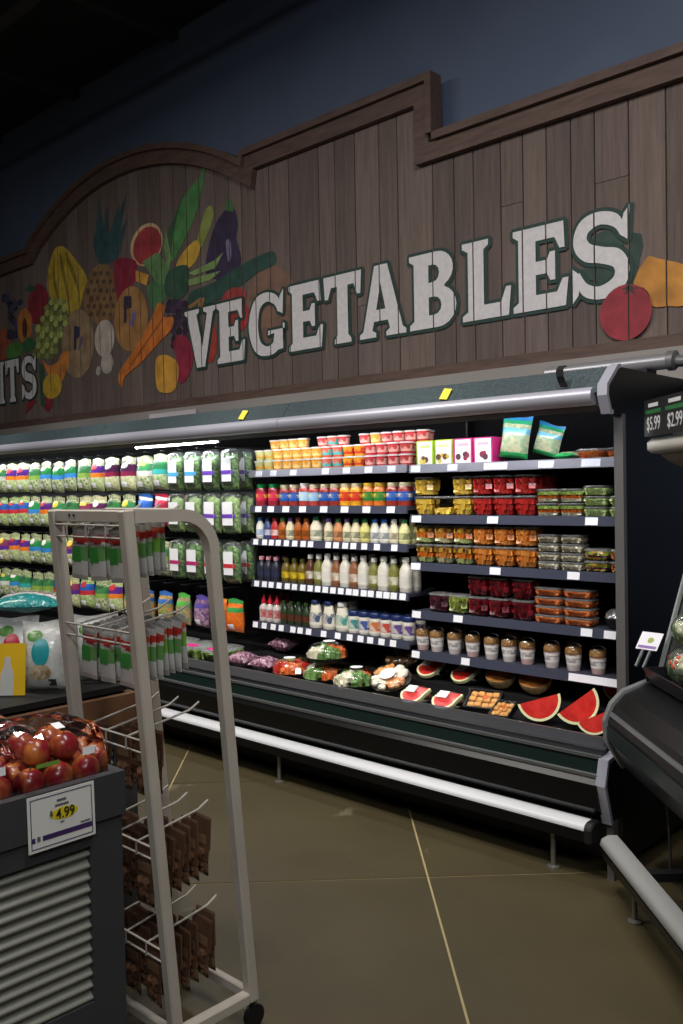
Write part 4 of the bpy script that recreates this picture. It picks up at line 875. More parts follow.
# ---- right section ----------------------------------------------------------
# boxes of frozen fruit bars
bxm = MB().box(-.055, .055, 0, .10, 0, .125).mesh('carton', None)
face = MB().box(-.046, .046, -.0012, .0, .006, .119).mesh('front_print', None)
R1B = [-2.875, -2.757, -2.639, -2.521]
for k, x_ in enumerate(R1B):
    yl = k < 2
    c = '#a8c62c' if yl else '#cf2a7c'
    nm = 'yellow green carton of pineapple bars' if yl else 'magenta carton of cherry bars'
    t_ = place([('carton', bxm), ('front_print', face, 'carton')], 'bar_carton', nm + ' on the top shelf, ' + (('beside the red fruit cups', 'next to the magenta cartons')[k] if yl else ('next to the yellow green cartons', 'beside the popcorn bags')[k - 2]), 'carton', (x_ + .005, 3.625, RZ[0]), (0, 0, 0), None,
          {'carton': M_('carton_' + c[1:], c), 'front_print': mat('carton_print_' + c[1:], '#efeae0', .4)})
    ch = list(t_.children)[0]
    for q in range(5):
        r = rp_.uniform(.010, .016); px, pz = rp_.uniform(-.032, .032), rp_.uniform(.02, .05)
        link('printed_fruit', MB().lathe([(r, 0), (r * .9, .0012)], 12, M=Matrix.Translation((px, -.0012 - q * .0003, pz)) @ Matrix.Rotation(math.pi / 2, 4, 'X')).mesh('printed_fruit', M_('print_fruit_' + ('y' if yl else 'r') + str(q % 3), (['#d9b93a', '#6a4a3a', '#e3cf6a'] if yl else ['#a02848', '#5a3a44', '#7a4a4a'])[q % 3])), None, ch)
    link('printed_band', MB().box(-.03, .034, -.0018, -.0012, .088, .102).mesh('printed_band', M_('print_band_' + c[1:], '#d9a8b4' if not yl else '#cfd88a')), None, ch)
# blue and green bags
bagm = pillow(.15, .20, .06, .025, seed=4).mesh('bag', None, 60)
pop = banded('popcorn_bag_print', [(0, '#2fae5a'), (.12, None), (.55, '#6fb7d6'), (.68, None), (.78, '#2f9a6a'), (.88, '#1f74b0')], fill_a='#c9c39c', fill_b='#8fae8a', nscale=60)
for k, (x_, y_, rz, ry, lb) in enumerate(((-2.385, 3.68, .15, .12, 'blue topped bag of slaw mix leaning beside the magenta cartons'), (-2.26, 3.76, -.1, .25, 'blue topped bag of slaw mix slumped behind the upright one'))):
    place([('bag', bagm)], 'slaw_bag', lb, 'bag', (x_, y_, RZ[0] + .012 + abs(ry) * .07), (-.10, ry, rz), None, {'bag': pop}, (1, 1, 1 if k == 0 else .75))
flat = pillow(.13, .15, .03, .02, seed=9).mesh('bag', None, 60)
place([('bag', flat)], 'slaw_bag', 'green bag lying flat on the top shelf beside the leaning bags', 'bag', (-2.10, 3.64, RZ[0] + .021), (-math.pi / 2, 0, -.3), None, {'bag': pop})
# clear tubs
def fill_tub(name, label, cat, loc, group, meshes, content, cm, extra=None, rz=0):
    tb, ld = meshes
    spec = [('tub', tb), ('lid', ld, 'tub'), ('contents', content, None, 'stuff')]
    m_ = {'contents': cm}
    return place(spec, name, label, cat, loc, (0, 0, rz), group, m_)
def fm(n_, a, b): return mat('cut_' + n_, a, .35, noise=.5, nscale=30, col2=b, coat=.25)
tall = tub_meshes(.118, .10, .087); tallc = [chunks(.108, .090, .083, .028, 0, s).mesh('contents', None) for s in (1, 2, 3)]
short = tub_meshes(.118, .10, .041); shortc = [chunks(.108, .09, .037, .022, 0, s).mesh('contents', None) for s in (4, 5)]
flatt = tub_meshes(.118, .10, .036); flatc = [chunks(.108, .09, .033, .013, 0, s).mesh('contents', None) for s in (6, 7)]
PINE, WMEL, CANT = fm('pineapple', '#e8b52c', '#f3d566'), fm('watermelon', '#b51d22', '#d93a34'), fm('cantaloupe', '#dd7a22', '#f0a050')
GRAPE, GGRAPE, BERRY = fm('grapes', '#3a1c2c', '#6a2a3c'), fm('green_grapes', '#7a8a34', '#b6bf62'), fm('berries', '#a81c28', '#3a1020')
CELERY, CARROT = fm('celery', '#8fae4c', '#cfdc9c'), fm('carrot', '#d9602a', '#e88a4c')
GRAIN = fm('grain_salad', '#b8a888', '#ddd3bd'); SALSA = fm('salsa', '#b8452c', '#d87a5a')
def mixm(n_, lo, mid, hi): return banded('mix_' + n_, [(0, lo), (.33, mid), (.66, None)], fill_a=hi[0], fill_b=hi[1], nscale=60, coat=.2)
TRAYMIX = mixm('veg_dip', '#d9d2b8', '#d9722c', ('#8fae4c', '#b9cc7a')); FRMIX = mixm('fruit_mix', '#c2cc88', '#dd7a2a', ('#e6b73a', '#4a1c34'))
FRMIX2 = mixm('fruit_mix_two', '#cfc9a0', '#d98a3a', ('#d9b23a', '#7a2a34'))
def stack(n_, x_, z, cnt, meshes, conts, cm, hh, what, where, y_=3.655):
    for q in range(cnt):
        lev = {1: ['single'], 2: ['lower', 'upper'], 3: ['bottom', 'middle', 'top'], 4: ['bottom', 'second', 'third', 'top']}[cnt][q]
        fill_tub(n_, f'{lev} clear {what}, {where}', 'food tub', (x_, y_, z + q * hh), f'{lev} {what} {where}', meshes, conts[(q + int(x_ * 50)) % len(conts)], cm, rz=rp_.uniform(-.008, .008))
w2, w3 = 'second fruit shelf', 'third fruit shelf'
grn = tub_meshes(.112, .10, .030); grnc = [chunks(.102, .09, .027, .012, 0, s).mesh('contents', None) for s in (16, 17)]
H_ = .0985
stack('fruit_tub', R2X[0], RZ[1], 2, tall, tallc, PINE, H_, 'tub of pineapple chunks beside the salsa jars', w2)
stack('fruit_tub', R2X[1], RZ[1], 1, (tall[0], tall[1]), [shortc[0]], PINE, H_, 'half empty tub of pineapple chunks', w2)
stack('fruit_tub', R2X[2], RZ[1], 2, tall, tallc, PINE, H_, 'tub of pineapple chunks beside the watermelon tubs', w2)
for x_ in (R2X[3], R2X[4], R2Y[0]): stack('fruit_tub', x_, RZ[1], 2, tall, tallc, WMEL, H_, 'tub of red watermelon chunks', w2)
for x_ in R2X[3:] + R2Y[:1]: stack('fruit_tub', x_ + .01, RZ[1], 2, tall, tallc, WMEL, H_, 'tub of watermelon in the rear row', w2, 3.78)
for x_ in (R2Y[1], R2Y[2]): stack('veggie_tub', x_, RZ[1], 2, (tub_meshes(.118, .10, .053)), [chunks(.108, .09, .049, .016, 0, 8).mesh('contents', None)], TRAYMIX, .0635, 'tub of celery, carrot and dip', w2)
stack('veggie_tub', R2Y[3], RZ[1], 3, flatt, flatc, CELERY, .0465, 'tub of diced celery', w2)
stack('veggie_tub', R2Y[4], RZ[1], 2, flatt, flatc, CELERY, .0465, 'tub of diced celery by the end post', w2)
for x_, mm, nm in ((R3X[0], FRMIX, 'tub of mixed fruit with dark grapes'), (R3X[1], FRMIX2, 'tub of mixed fruit with pale melon'), (R3X[2], FRMIX, 'tub of mixed fruit next to the cantaloupe')): stack('fruit_tub', x_, RZ[2], 2, tall, tallc, mm, H_, nm, w3)
for x_ in (R3X[3], R3X[4], R3Y[0]): stack('fruit_tub', x_, RZ[2], 2, tall, tallc, CANT, H_, 'tub of orange cantaloupe chunks', w3)
for x_ in (R3Y[1], R3Y[2]): stack('salad_tub', x_, RZ[2], 4, grn, grnc, GRAIN, .0405, 'small tub of pale grain salad', w3)
MIXV = banded('mix_pepper', [(0, None), (.3, '#6a2a5a'), (.5, None)], fill_a='#e0902a', fill_b='#7a9a3c', nscale=45, coat=.2)
stack('veggie_tub', R3Y[3], RZ[2], 2, short, shortc, MIXV, .052, 'tub of sliced peppers and onion', w3)
stack('veggie_tub', R3Y[4], RZ[2], 2, short, shortc, fm('stirfry', '#c7a23a', '#a0344a'), .052, 'tub of mixed vegetables by the end post', w3)
w4 = 'fourth fruit shelf'
stack('fruit_tub', R4X[0], RZ[3], 1, tall, tallc, GRAPE, .073, 'tub of dark grapes', w4)
stack('fruit_tub', R4X[1], RZ[3], 1, tall, tallc, GGRAPE, .073, 'tub of green grapes', w4)
for x_ in R4X[2:5]: stack('fruit_tub', x_, RZ[3], 2, tall, tallc, BERRY, .0985, 'tub of strawberries and blueberries', w4)
wide = tub_meshes(.142, .11, .031); widec = [chunks(.13, .10, .028, .012, 0, s).mesh('contents', None) for s in (12, 13)]
for x_ in R4X[5:7]: stack('veggie_tub', x_, RZ[3], 4, wide, widec, CARROT, .0415, 'flat tub of shredded carrot', w4)
t = thing('foil_bowl', 'silver foil topped bowl on the fourth shelf against the end post', 'bowl', (-1.85, 3.66, RZ[3]))
link('bowl', MB().lathe([(.03, 0), (.05, .03), (.055, .05), (.052, .05), (.03, .01)], 16).mesh('bowl', BLACKM, 40), None, t)
link('foil_top', MB().lathe([(.056, .05), (.05, .07), (.03, .085), (0, .09)], 12).mesh('foil_top', mat('crinkled_foil', '#c8c8cc', .25, .9, bump=.8, bscale=50)), None, t)
for k, x_ in enumerate(R1tub): stack('salad_tub', (-1.955, -1.816)[k], RZ[0], 1, (tub_meshes(.135, .11, .036)), [flatc[0]], fm('orange_salad', '#d9561c', '#f08a3c'), .06, 'shallow tub of orange salad', 'whole in view on the top shelf' if not k else 'half hidden by the end post')
# parfait cups on the fifth shelf
pc = MB().lathe([(.026, 0), (.028, .003), (.037, .085)], 18).mesh('cup', None, 50)
pg = MB().lathe([(.0375, .083), (.038, .10), (.034, .112), (.0, .114)], 18).mesh('granola', None, 50)
pd = MB().lathe([(.040, .083), (.041, .088), (.0405, .10), (.034, .122), (.02, .133), (.0, .136)], 18).mesh('dome_lid', CLEAR, 60)
pl2 = MB().lathe([(.0315, .03), (.0368, .075)], 18).mesh('label', None, 50)
yog = mat('yoghurt', '#ddd2cf', .4); gran = mat('granola_topping', '#9a7040', .7, noise=.5, nscale=90, bump=.6, bscale=90)
lbl = banded('parfait_label', [(0, '#e6e2de'), (.25, None), (.75, '#e6e2de')], fill_a='#8d8d92', fill_b='#e6e2de', nscale=60)
for k, x_ in enumerate(R5X):
    place([('cup', pc), ('label', pl2, 'cup'), ('granola', pg), ('dome_lid', pd)], 'parfait_cup', 'yoghurt parfait cup with granola under a clear dome, front of the fifth shelf', 'parfait cup', (x_, 3.65, RZ[4]), (0, 0, rp_.uniform(-1, 1)), 'parfait cups in the front row', {'cup': yog if k % 3 else mat('pink_yoghurt', '#d9b6b2', .4), 'granola': gran, 'label': lbl}, (1, 1, .92))
    if k % 3 == 1: place([('cup', pc), ('label', pl2, 'cup'), ('granola', pg), ('dome_lid', pd)], 'parfait_cup', 'yoghurt parfait cup standing in the rear of the fifth shelf', 'parfait cup', (x_ + .04, 3.78, RZ[4]), (0, 0, 0), 'parfait cups in the rear row', {'cup': yog, 'granola': gran, 'label': lbl})
# ------------------------------------------------------------------ bagged salads on the pegs
LEAFA, LEAFB = '#c9c8a8', '#5a7a3c'
SALV = [('blue and green', '#3a86c8', '#2f8a4a', LEAFA, LEAFB), ('orange and purple', '#e07a2c', '#5a2f86', LEAFA, '#8fae5c'), ('purple', '#5a2f86', '#8a3a5a', '#d6cfae', '#8a9a5c'), ('lime green', '#86a84a', '#3f7f4a', LEAFA, LEAFB),
        ('maroon', '#8a2a4a', '#5a2a52', '#d8d2b4', '#a8b47a'), ('red and blue', '#c0343c', '#2f5fb0', '#c6cc98', '#6f9a4c'), ('white and green', '#d4d4cc', '#3f8a55', LEAFA, LEAFB), ('teal', '#3aa09a', '#2f7a4a', LEAFA, '#6f9a4c')]
def salmat(k):
    n_, a, b, f1, f2 = SALV[k]
    return banded('salad_bag_%d' % k, [(0, None), (.42, a), (.55, b), (.76, None)], fill_a=f1, fill_b=f2, nscale=75, bump=.4, coat=.5)
salb = [pillow(.168, .21, .085, .02, seed=s).mesh('bag', None, 60) for s in (1, 2, 3)]
slab_l = [decal(b, [(-.028, .024), (.028, .024), (.028, .056), (-.028, .056)], 'label') for b in salb]
slab_p = [decal(b, disc2(.032, .020, .0, .158), 'logo', .0016) if k else decal(b, [(-.05, .15), (.04, .15), (.05, .168), (-.04, .172)], 'logo', .0016) for k, b in enumerate(salb)]
ROWN = ['top', 'second', 'third', 'bottom']
def salad(x_, row, k, y_=3.53):
    z = SALZ[row]
    n_ = SALV[k][0]
    lb = f'{n_} printed salad bag hanging in the {ROWN[row]} row of pegs'
    place([('bag', salb[(k + row) % 3]), ('label', slab_l[(k + row) % 3], 'bag'), ('logo', slab_p[(k + row) % 3], 'bag')], 'salad_bag', lb, 'salad bag', (x_ + rp_.uniform(-.002, .002), y_, z + rp_.uniform(-.006, .006)), (0, rp_.uniform(-.03, .03), rp_.uniform(-.08, .08)), lb, {'bag': salmat(k), 'label': WHITE, 'logo': M_('logo_%d' % (k % 4), ['#e4e2dc', '#b8343c', '#e0c24a', '#2f5a3a'][k % 4])}, (1, 1, 1.115))
left = [-8.52, -8.34, -8.16, -7.97, -7.79, -7.61, -7.43]
r1 = left + [x - .01 for x in SAL1] + [-5.39, -5.20, -5.01]
seq1 = [3, 2, 1, 0, 5, 3, 6, 6, 1, 1, 3, 0, 0, 0, 3, 1, 4, 4, 6, 7]
for x_, k in zip(spread(r1, .183, -8.6, -5.0), seq1): salad(x_, 0, k)
r2 = left + [-7.25, -7.07, -6.89, -6.71, -6.53, -6.34, -6.15, -5.96, -5.77, -5.58, -5.39]
for k, x_ in enumerate(r2): salad(x_, 1, [2, 5, 0, 5, 2, 5, 5, 5, 5, 5, 0, 1, 6, 3, 2, 4, 3, 6][k])
for k, x_ in enumerate(r2 + [-5.2, -5.0]): salad(x_, 2, [2, 2, 6, 1, 0, 7, 2, 2, 1, 1, 0, 0, 5, 2, 3, 6, 4, 6, 2, 3][k])
r4 = left + [-7.25, -7.07, -6.89, -6.71, -6.53, -6.34, -6.15, -5.96, -5.77, -5.58]
for k, x_ in enumerate(r4): salad(x_, 3, [6, 7, 3, 0, 6, 3, 7, 6, 0, 7, 3, 3, 5, 2, 5, 3, 1][k])
# chip packets pushed in among the second row
for x_, c, n_ in ((-5.212, '#2f62b4', 'blue'), (-5.02, '#b02a44', 'red')):
    place([('bag', salb[0]), ('label', slab_l[0], 'bag')], 'snack_packet', f'{n_} foil packet hanging among the salads in the second row', 'packet', (x_, 3.53, SALZ[1] + .03), (0, .1, 0), None, {'bag': banded('packet_' + n_, [(0, c), (.35, '#dfe0e4'), (.5, c), (.8, '#e8e8ea'), (.88, c)]), 'label': WHITE})
# clamshell boxes
cs = MB().lathe([(0, -.04), (.46, -.04), (.5, -.03), (.5, .03), (.46, .04), (0, .04)], 28, sx=.145, sy=.225, sq=.42, M=Matrix.Translation((0, 0, .1125)) @ Matrix.Rotation(math.pi / 2, 4, 'X')).mesh('shell', CLEARH, 50)
fl = MB().lathe([(.47, -.002), (.53, -.002), (.53, .002), (.47, .002)], 28, sx=.145, sy=.225, sq=.42, M=Matrix.Translation((0, 0, .1125)) @ Matrix.Rotation(math.pi / 2, 4, 'X')).mesh('flange', CLEARH, 50)
lv = pillow(.138, .20, .066, .01, seed=21); lvm = lv.mesh('leaves', None, 60)
lab = MB().box(-.046, .046, -.0425, -.0412, .045, .175).mesh('label', None)
bnd = MB().box(-.046, .046, -.0438, -.0426, .085, .107).mesh('label_band', None)
txt = MB(); [txt.box(-.03 + .004 * (q % 2), .03 - .006 * (q % 2), -.0432, -.0426, .118 + q * .011, .124 + q * .011) for q in range(4)]
seal = MB().box(.055, .073, -.0445, -.0425, .085, .105).mesh('seal', None)
LEAVES = banded('packed_leaves', [(0, None)], fill_a='#5f8a3c', fill_b='#b4c88c', nscale=85, bump=.6); LEAVES2 = banded('packed_spinach', [(0, None)], fill_a='#2f5a2c', fill_b='#7fa05a', nscale=80, bump=.6)
CLS = [(0, [-4.82, -4.64, -4.455, -4.27], ['blue', 'blue', 'purple', 'purple']), (1, [-4.82, -4.64, -4.455, -4.27], ['green', 'purple', 'purple', 'purple']), (2, [-4.82, -4.64, -4.455, -4.27], ['magenta', 'magenta', 'red', 'red'])]
LBC = {'blue': '#4aa6dc', 'purple': '#6a3fb0', 'green': '#3f9a4a', 'magenta': '#b02a6a', 'red': '#c8303c'}
for row, xs, cols in CLS:
    for x_, c in zip(xs, cols):
        for dep, y_ in (('front', 3.52), ('rear', 3.625)):
            lb = f'clear salad clamshell with {c} label band, {dep} on its peg in the {ROWN[row]} row'
            place([('shell', cs), ('flange', fl, 'shell'), ('leaves', lvm), ('label', lab), ('label_band', bnd, 'label'), ('seal', seal)], 'salad_clamshell', lb, 'clamshell', (x_, y_, SALZ[row] - .004), (0, rp_.uniform(-.02, .02), rp_.uniform(-.05, .05)), lb,
                  {'leaves': LEAVES if (row + int(x_ * 10)) % 2 else LEAVES2, 'label': WHITE, 'label_band': M_('band_' + c, LBC[c]), 'seal': M_('band_' + c, LBC[c])}, (1, 1, 1.09))
# bottom row next to the sauces: slaw, cabbage and carrots
for x_, nm, a, b_, top in ((-5.39, 'coleslaw', '#c8a07a', '#6a8a4a', '#3f9a5a'), (-5.19, 'stir fry vegetables', '#b06a4a', '#6f8f4a', '#2f5a9a'), (-4.99, 'chopped salad', '#c98a5a', '#5f8f4c', '#3a6ab0'), (-4.79, 'shredded slaw', '#b98f7a', '#5a8a4a', '#58b04a'), (-4.60, 'red cabbage', '#5a3a6a', '#a88aa0', '#5a4a96'), (-4.43, 'baby carrots', '#e0742c', '#c9581c', '#e88a3c'), (-4.275, 'carrots', '#e0742c', '#d0601e', '#3f8f4a')):
    place([('bag', salb[1]), ('label', slab_l[1], 'bag')], 'vegetable_bag', f'plastic bag of {nm} hanging in the bottom row of pegs', 'vegetable bag', (x_, 3.53, SALZ[3] - .01), (0, 0, rp_.uniform(-.1, .1)), None, {'bag': banded('veg_' + nm.replace(' ', '_'), [(0, None), (.6, top), (.74, None), (.85, top)], fill_a=a, fill_b=b_, nscale=60, bump=.3), 'label': WHITE}, (.86, 1, .95))

# ------------------------------------------------------------------ bottom deck
def deck_z(y): return .608 if y > 3.6 else .53 + (y - 3.34) * .0375 + .004
herb = tub_meshes(.20, .24, .055); herbc = chunks(.185, .22, .05, .02, 0, 31).mesh('contents', None)
hlab = MB().box(-.05, .05, -.09, -.03, .0645, .0655).mesh('label', None)
for k, x_ in enumerate((-5.45, -5.22, -5.0, -4.78, -4.56, -4.34)):
    c, cn_ = [('#9a3fc0', 'violet'), ('#c8303c', 'red'), ('#7fae3a', 'green'), ('#9a3fc0', 'violet'), ('#d82f86', 'pink'), ('#d82f86', 'pink')][k]
    place([('tub', herb[0]), ('lid', herb[1], 'tub'), ('contents', herbc, None, 'stuff'), ('label', hlab)], 'greens_tray', f'flat clear tray of dark greens with {cn_} label on the bottom deck', 'greens tray', (x_, 3.475, deck_z(3.50) + .010), (.0375, 0, rp_.uniform(-.05, .05)), f'{cn_} labelled greens trays', {'contents': fm('greens', '#4f7030', '#a0b860'), 'label': M_('tray_label_' + cn_, c)}, (1, 1, 1.35))
for k, (x_, y_, z_, rz, lb) in enumerate(((-4.13, 3.46, 0, .2, 'purple radicchio bag lying against the greens tray'), (-4.03, 3.70, 0, -.3, 'purple radicchio bag lying behind the other bags on the deck'), (-3.915, 3.46, 0, .4, 'purple radicchio bag lying beside the red vegetable tray'))):
    place([('bag', pillow(.17, .15, .075, .02, seed=40 + k).mesh('bag', None, 60))], 'radicchio_bag', lb, 'bag', (x_, y_ - .07, deck_z(y_) + .048), (-math.pi / 2 + .12, 0, rz * .3), None, {'bag': banded('radicchio', [(0, None)], fill_a='#4a1c34', fill_b='#b890a0', nscale=70, bump=.7)})
# round vegetable trays under clear domes
def party_tray(x_, y_, z_, cols, lb, r=.115, rot=0.0, tilt=0.0):
    t_ = thing('vegetable_tray', lb, 'vegetable tray', (x_, y_, z_), (tilt, 0, rot)); t_.scale = (1, 1, 1.22)
    link('tray', MB().lathe([(r * .8, 0), (r, .012), (r * 1.04, .022), (r * .96, .02), (r * .78, .006), (0, .006)], 28).mesh('tray', BLACKM, 50), None, t_)
    n = len(cols)
    for q, (a, b_) in enumerate(cols):
        bm_ = MB(); rr = random.Random(int(x_ * 100) + q)
        for _ in range(26):
            ang = 2 * math.pi * (q + rr.uniform(.08, .92)) / n; ra = r * .92 * math.sqrt(rr.uniform(.02, 1)); s = rr.uniform(.010, .016)
            zz = .022 + (1 - (ra / r) ** 2) * .036 + rr.uniform(-.004, .004)
            bm_.box(-s, s, -s * .7, s * .7, -s, s, Matrix.Translation((ra * math.cos(ang), ra * math.sin(ang), zz)) @ Matrix.Rotation(rr.uniform(0, 3), 4, 'Z') @ Matrix.Rotation(rr.uniform(-.7, .7), 4, 'X'))
        o = link('vegetables', bm_.mesh('vegetables', fm('tray_' + a[1:], a, b_)), None, t_); o['kind'] = 'stuff'
    link('dome', MB().lathe([(r * 1.02, .022), (r, .04), (r * .85, .068), (r * .5, .082), (0, .085)], 28).mesh('dome', CLEAR, 60), None, t_)
    link('sticker', MB().lathe([(.034, .0865), (.0, .0875)], 16, (0, -.02, 0)).mesh('sticker', WHITE), None, t_)
V_G, V_O, V_C, V_R, V_Y = ('#4f7a3a', '#7fa05a'), ('#d9602a', '#e88a4c'), ('#d9d2b8', '#eee6d0'), ('#b02420', '#d04030'), ('#c9b45a', '#e2d694')
party_tray(-3.722, 3.475, deck_z(3.6), [V_R, V_Y, V_R, V_O], 'round tray of red and yellow vegetables beside the radicchio bags', .11)
party_tray(-3.482, 3.485, deck_z(3.6), [V_C, V_G, V_O, V_G], 'round vegetable tray under a clear dome, lower of two stacked', .112, 2.2)
party_tray(-3.472, 3.505, deck_z(3.6) + .1095, [V_C, V_G, V_O, V_G], 'round vegetable tray under a clear dome, upper of two stacked', .112, 3.4)
party_tray(-3.238, 3.475, deck_z(3.6), [V_C, V_G, V_O, V_G], 'round tray of green and orange vegetables between stacked trays and shrimp platter', .112, 3.6)
# large oval platter leaning on the lip
def platter(x_, y_, z_, rx, ry, rz, cols, lb, sticker=True):
    t_ = thing('deli_platter', lb, 'platter', (x_, y_, z_), (rx, 0, rz))
    R_ = ry
    link('tray', MB().lathe([(R_ * .85, 0), (R_, .01), (R_ * 1.03, .02), (R_ * .85, .008), (0, .006)], 28, sx=1.15).mesh('tray', BLACKM, 50), None, t_)
    rr = random.Random(int(x_ * 77))
    for q, (a, b_) in enumerate(cols):
        bm_ = MB()
        for _ in range(16):
            ang = 2 * math.pi * (q + rr.uniform(.05, .95)) / len(cols); ra = R_ * .85 * math.sqrt(rr.uniform(.02, 1)); s = rr.uniform(.012, .02)
            bm_.lathe([(s, -.008), (s * 1.05, .004), (s * .6, .010)], 8, (ra * math.cos(ang) * 1.1, ra * math.sin(ang), .030 + rr.uniform(0, .012)))
        o = link('snacks', bm_.mesh('snacks', fm('platter_' + a[1:], a, b_)), None, t_); o['kind'] = 'stuff'
    link('dome', MB().lathe([(R_ * 1.0, .02), (R_ * .97, .045), (R_ * .8, .06), (0, .065)], 28, sx=1.15).mesh('dome', CLEAR, 60), None, t_)
    if sticker: link('sticker', MB().lathe([(.042, .0665), (0, .0675)], 18, (0, -.01, 0)).mesh('sticker', WHITE), None, t_)
platter(-2.997, 3.485, deck_z(3.6) + .058, .50, .097, .15, [('#e0dac8', '#f0ece0'), ('#d98a3a', '#e8b06a'), ('#dcd4c0', '#efe8d8'), ('#d96a2c', '#eecf9a')], 'pale shrimp platter with round sticker leaning on the deck lip')
platter(-3.12, 3.72, deck_z(3.72) + .045, .35, .095, -.1, [('#8a6a44', '#b8966a'), ('#6a5034', '#a07a4c')], 'brown nut platter behind the shrimp platter', False)
# watermelon slices on black trays
FLESH = mat('watermelon_flesh', '#b8201f', .3, noise=.3, nscale=25, col2='#d8382f', coat=.2); PITH = mat('watermelon_pith', '#dfe0b0', .4); RIND = mat('watermelon_rind', '#16301a', .3, noise=.6, nscale=14, col2='#0c1c10')
def slice_mesh(R, t_, red):
    r0, r1 = (0, R * .84) if red else (R * .84, R)
    n = 12; out = [(r1 * math.cos(math.pi * k / n), -r1 * math.sin(math.pi * k / n)) for k in range(n + 1)]
    if r0 > 0: out += [(r0 * math.cos(math.pi * k / n), -r0 * math.sin(math.pi * k / n)) for k in range(n, -1, -1)]
    return MB().prism(out, -t_ / 2, t_ / 2, 'y')
sl_r, sl_p = slice_mesh(.07, .016, True).mesh('flesh', FLESH), slice_mesh(.07, .016, False).mesh('rind', PITH)
def melon_tray(x_, y_, rz, lb):
    t_ = thing('watermelon_tray', lb, 'melon tray', (x_, y_, deck_z(y_) + .006), (.10, 0, rz)); t_.scale = (.92, .92, 1)
    link('tray', MB().lathe([(.07, 0), (.085, .012), (.09, .022), (.083, .022), (.066, .006), (0, .005)], 24, sx=1.12, sy=.8).mesh('tray', BLACKM, 50), None, t_)
    for k in range(4):
        g = link('melon_slice', sl_p, None, t_, (.0, -.034 + k * .022, .050 + k * .003), (math.radians(-62), 0, 0)); link('flesh', sl_r, None, g)
    link('film', MB().lathe([(.088, .023), (.075, .05), (.045, .072), (0, .078)], 20, sx=1.12, sy=.8).mesh('film', clear('thin_wrap', gloss=.0), 60), None, t_)
    link('label', MB().box(-.045, .012, -.028, .022, .0, .0008, Matrix.Translation((0, -.02, .072)) @ Matrix.Rotation(.35, 4, 'X')).mesh('label', WHITE), None, t_)
for x_, y_, rz, lb in ((-2.79, 3.435, .1, 'watermelon slices in black tray beside the shrimp platter'), (-2.598, 3.435, .1, 'watermelon slices in black tray beside the cantaloupe trays'), (-2.90, 3.70, .1, 'watermelon slices in black tray behind the first watermelon tray'), (-2.68, 3.70, 0, 'watermelon slices in black tray behind, near the cantaloupe halves')): melon_tray(x_, y_, rz, lb)
# cantaloupe trays
ct = MB().box(-.075, .075, -.055, .055, 0, .004).box(-.08, -.075, -.06, .06, 0, .03).box(.075, .08, -.06, .06, 0, .03).box(-.08, .08, -.06, -.055, 0, .03).box(-.08, .08, .055, .06, 0, .03).mesh('tray', BLACKM)
cc = MB().box(-.016, .016, -.014, .014, 0, .02).mesh('melon_piece', None, False, .004)
def cant_tray(x_, y_, z_, rx, rz, lb):
    t_ = thing('cantaloupe_tray', lb, 'melon tray', (x_, y_, z_), (rx, 0, rz)); t_.scale = (.6, .9, 1) if x_ > -2.3 else (1, 1, 1); link('tray', ct, None, t_)
    for i in range(4):
        for j in range(3):
            link('melon_piece', cc, fm('cantaloupe_pale', '#e09038', '#f2be78'), t_, (-.052 + i * .035, -.034 + j * .034, .008 + .004 * ((i + j) % 2)), (0, 0, .1 * (i - j)))
    link('film', MB().box(-.08, .08, -.06, .06, .0345, .0352).mesh('film', CLEAR), None, t_)
    link('sticker', MB().lathe([(.012, .0356), (0, .0362)], 14, (.01, .01, 0)).mesh('sticker', M_('orange_sticker', '#e0552a')), None, t_)
cant_tray(-2.418, 3.465, deck_z(3.5) + .045, .55, .25, 'cantaloupe pieces in film wrapped tray tilted on the deck lip')
cant_tray(-2.282, 3.42, deck_z(3.44) + .030, .45, .1, 'narrow cantaloupe tray tucked beside the watermelon wedge')
def half_melon(x_, y_, rx, lb):
    t_ = thing('cantaloupe_half', lb, 'melon', (x_, y_, deck_z(y_) + .078), (rx, 0, .3)); R = .078
    prof = [(R * math.sin(a), -R * math.cos(a)) for a in [math.pi / 2 * k / 8 for k in range(9)]]
    link('rind', MB().lathe(prof, 20).mesh('rind', mat('cantaloupe_rind', '#b09a6a', .7, noise=.3, nscale=60, bump=.4), 60), None, t_)
    link('flesh', MB().lathe([(R * .97, .0008), (R * .5, .0008), (R * .44, -R * .25), (R * .25, -R * .42), (0, -R * .46)], 20).mesh('flesh', mat('cantaloupe_flesh', '#d98a44', .4, noise=.15, nscale=20), 40), None, t_)
half_melon(-2.47, 3.68, .4, 'halved cantaloupe with hollow centre behind the cantaloupe tray'); half_melon(-2.28, 3.68, .4, 'halved cantaloupe with hollow centre behind the watermelon wedge')
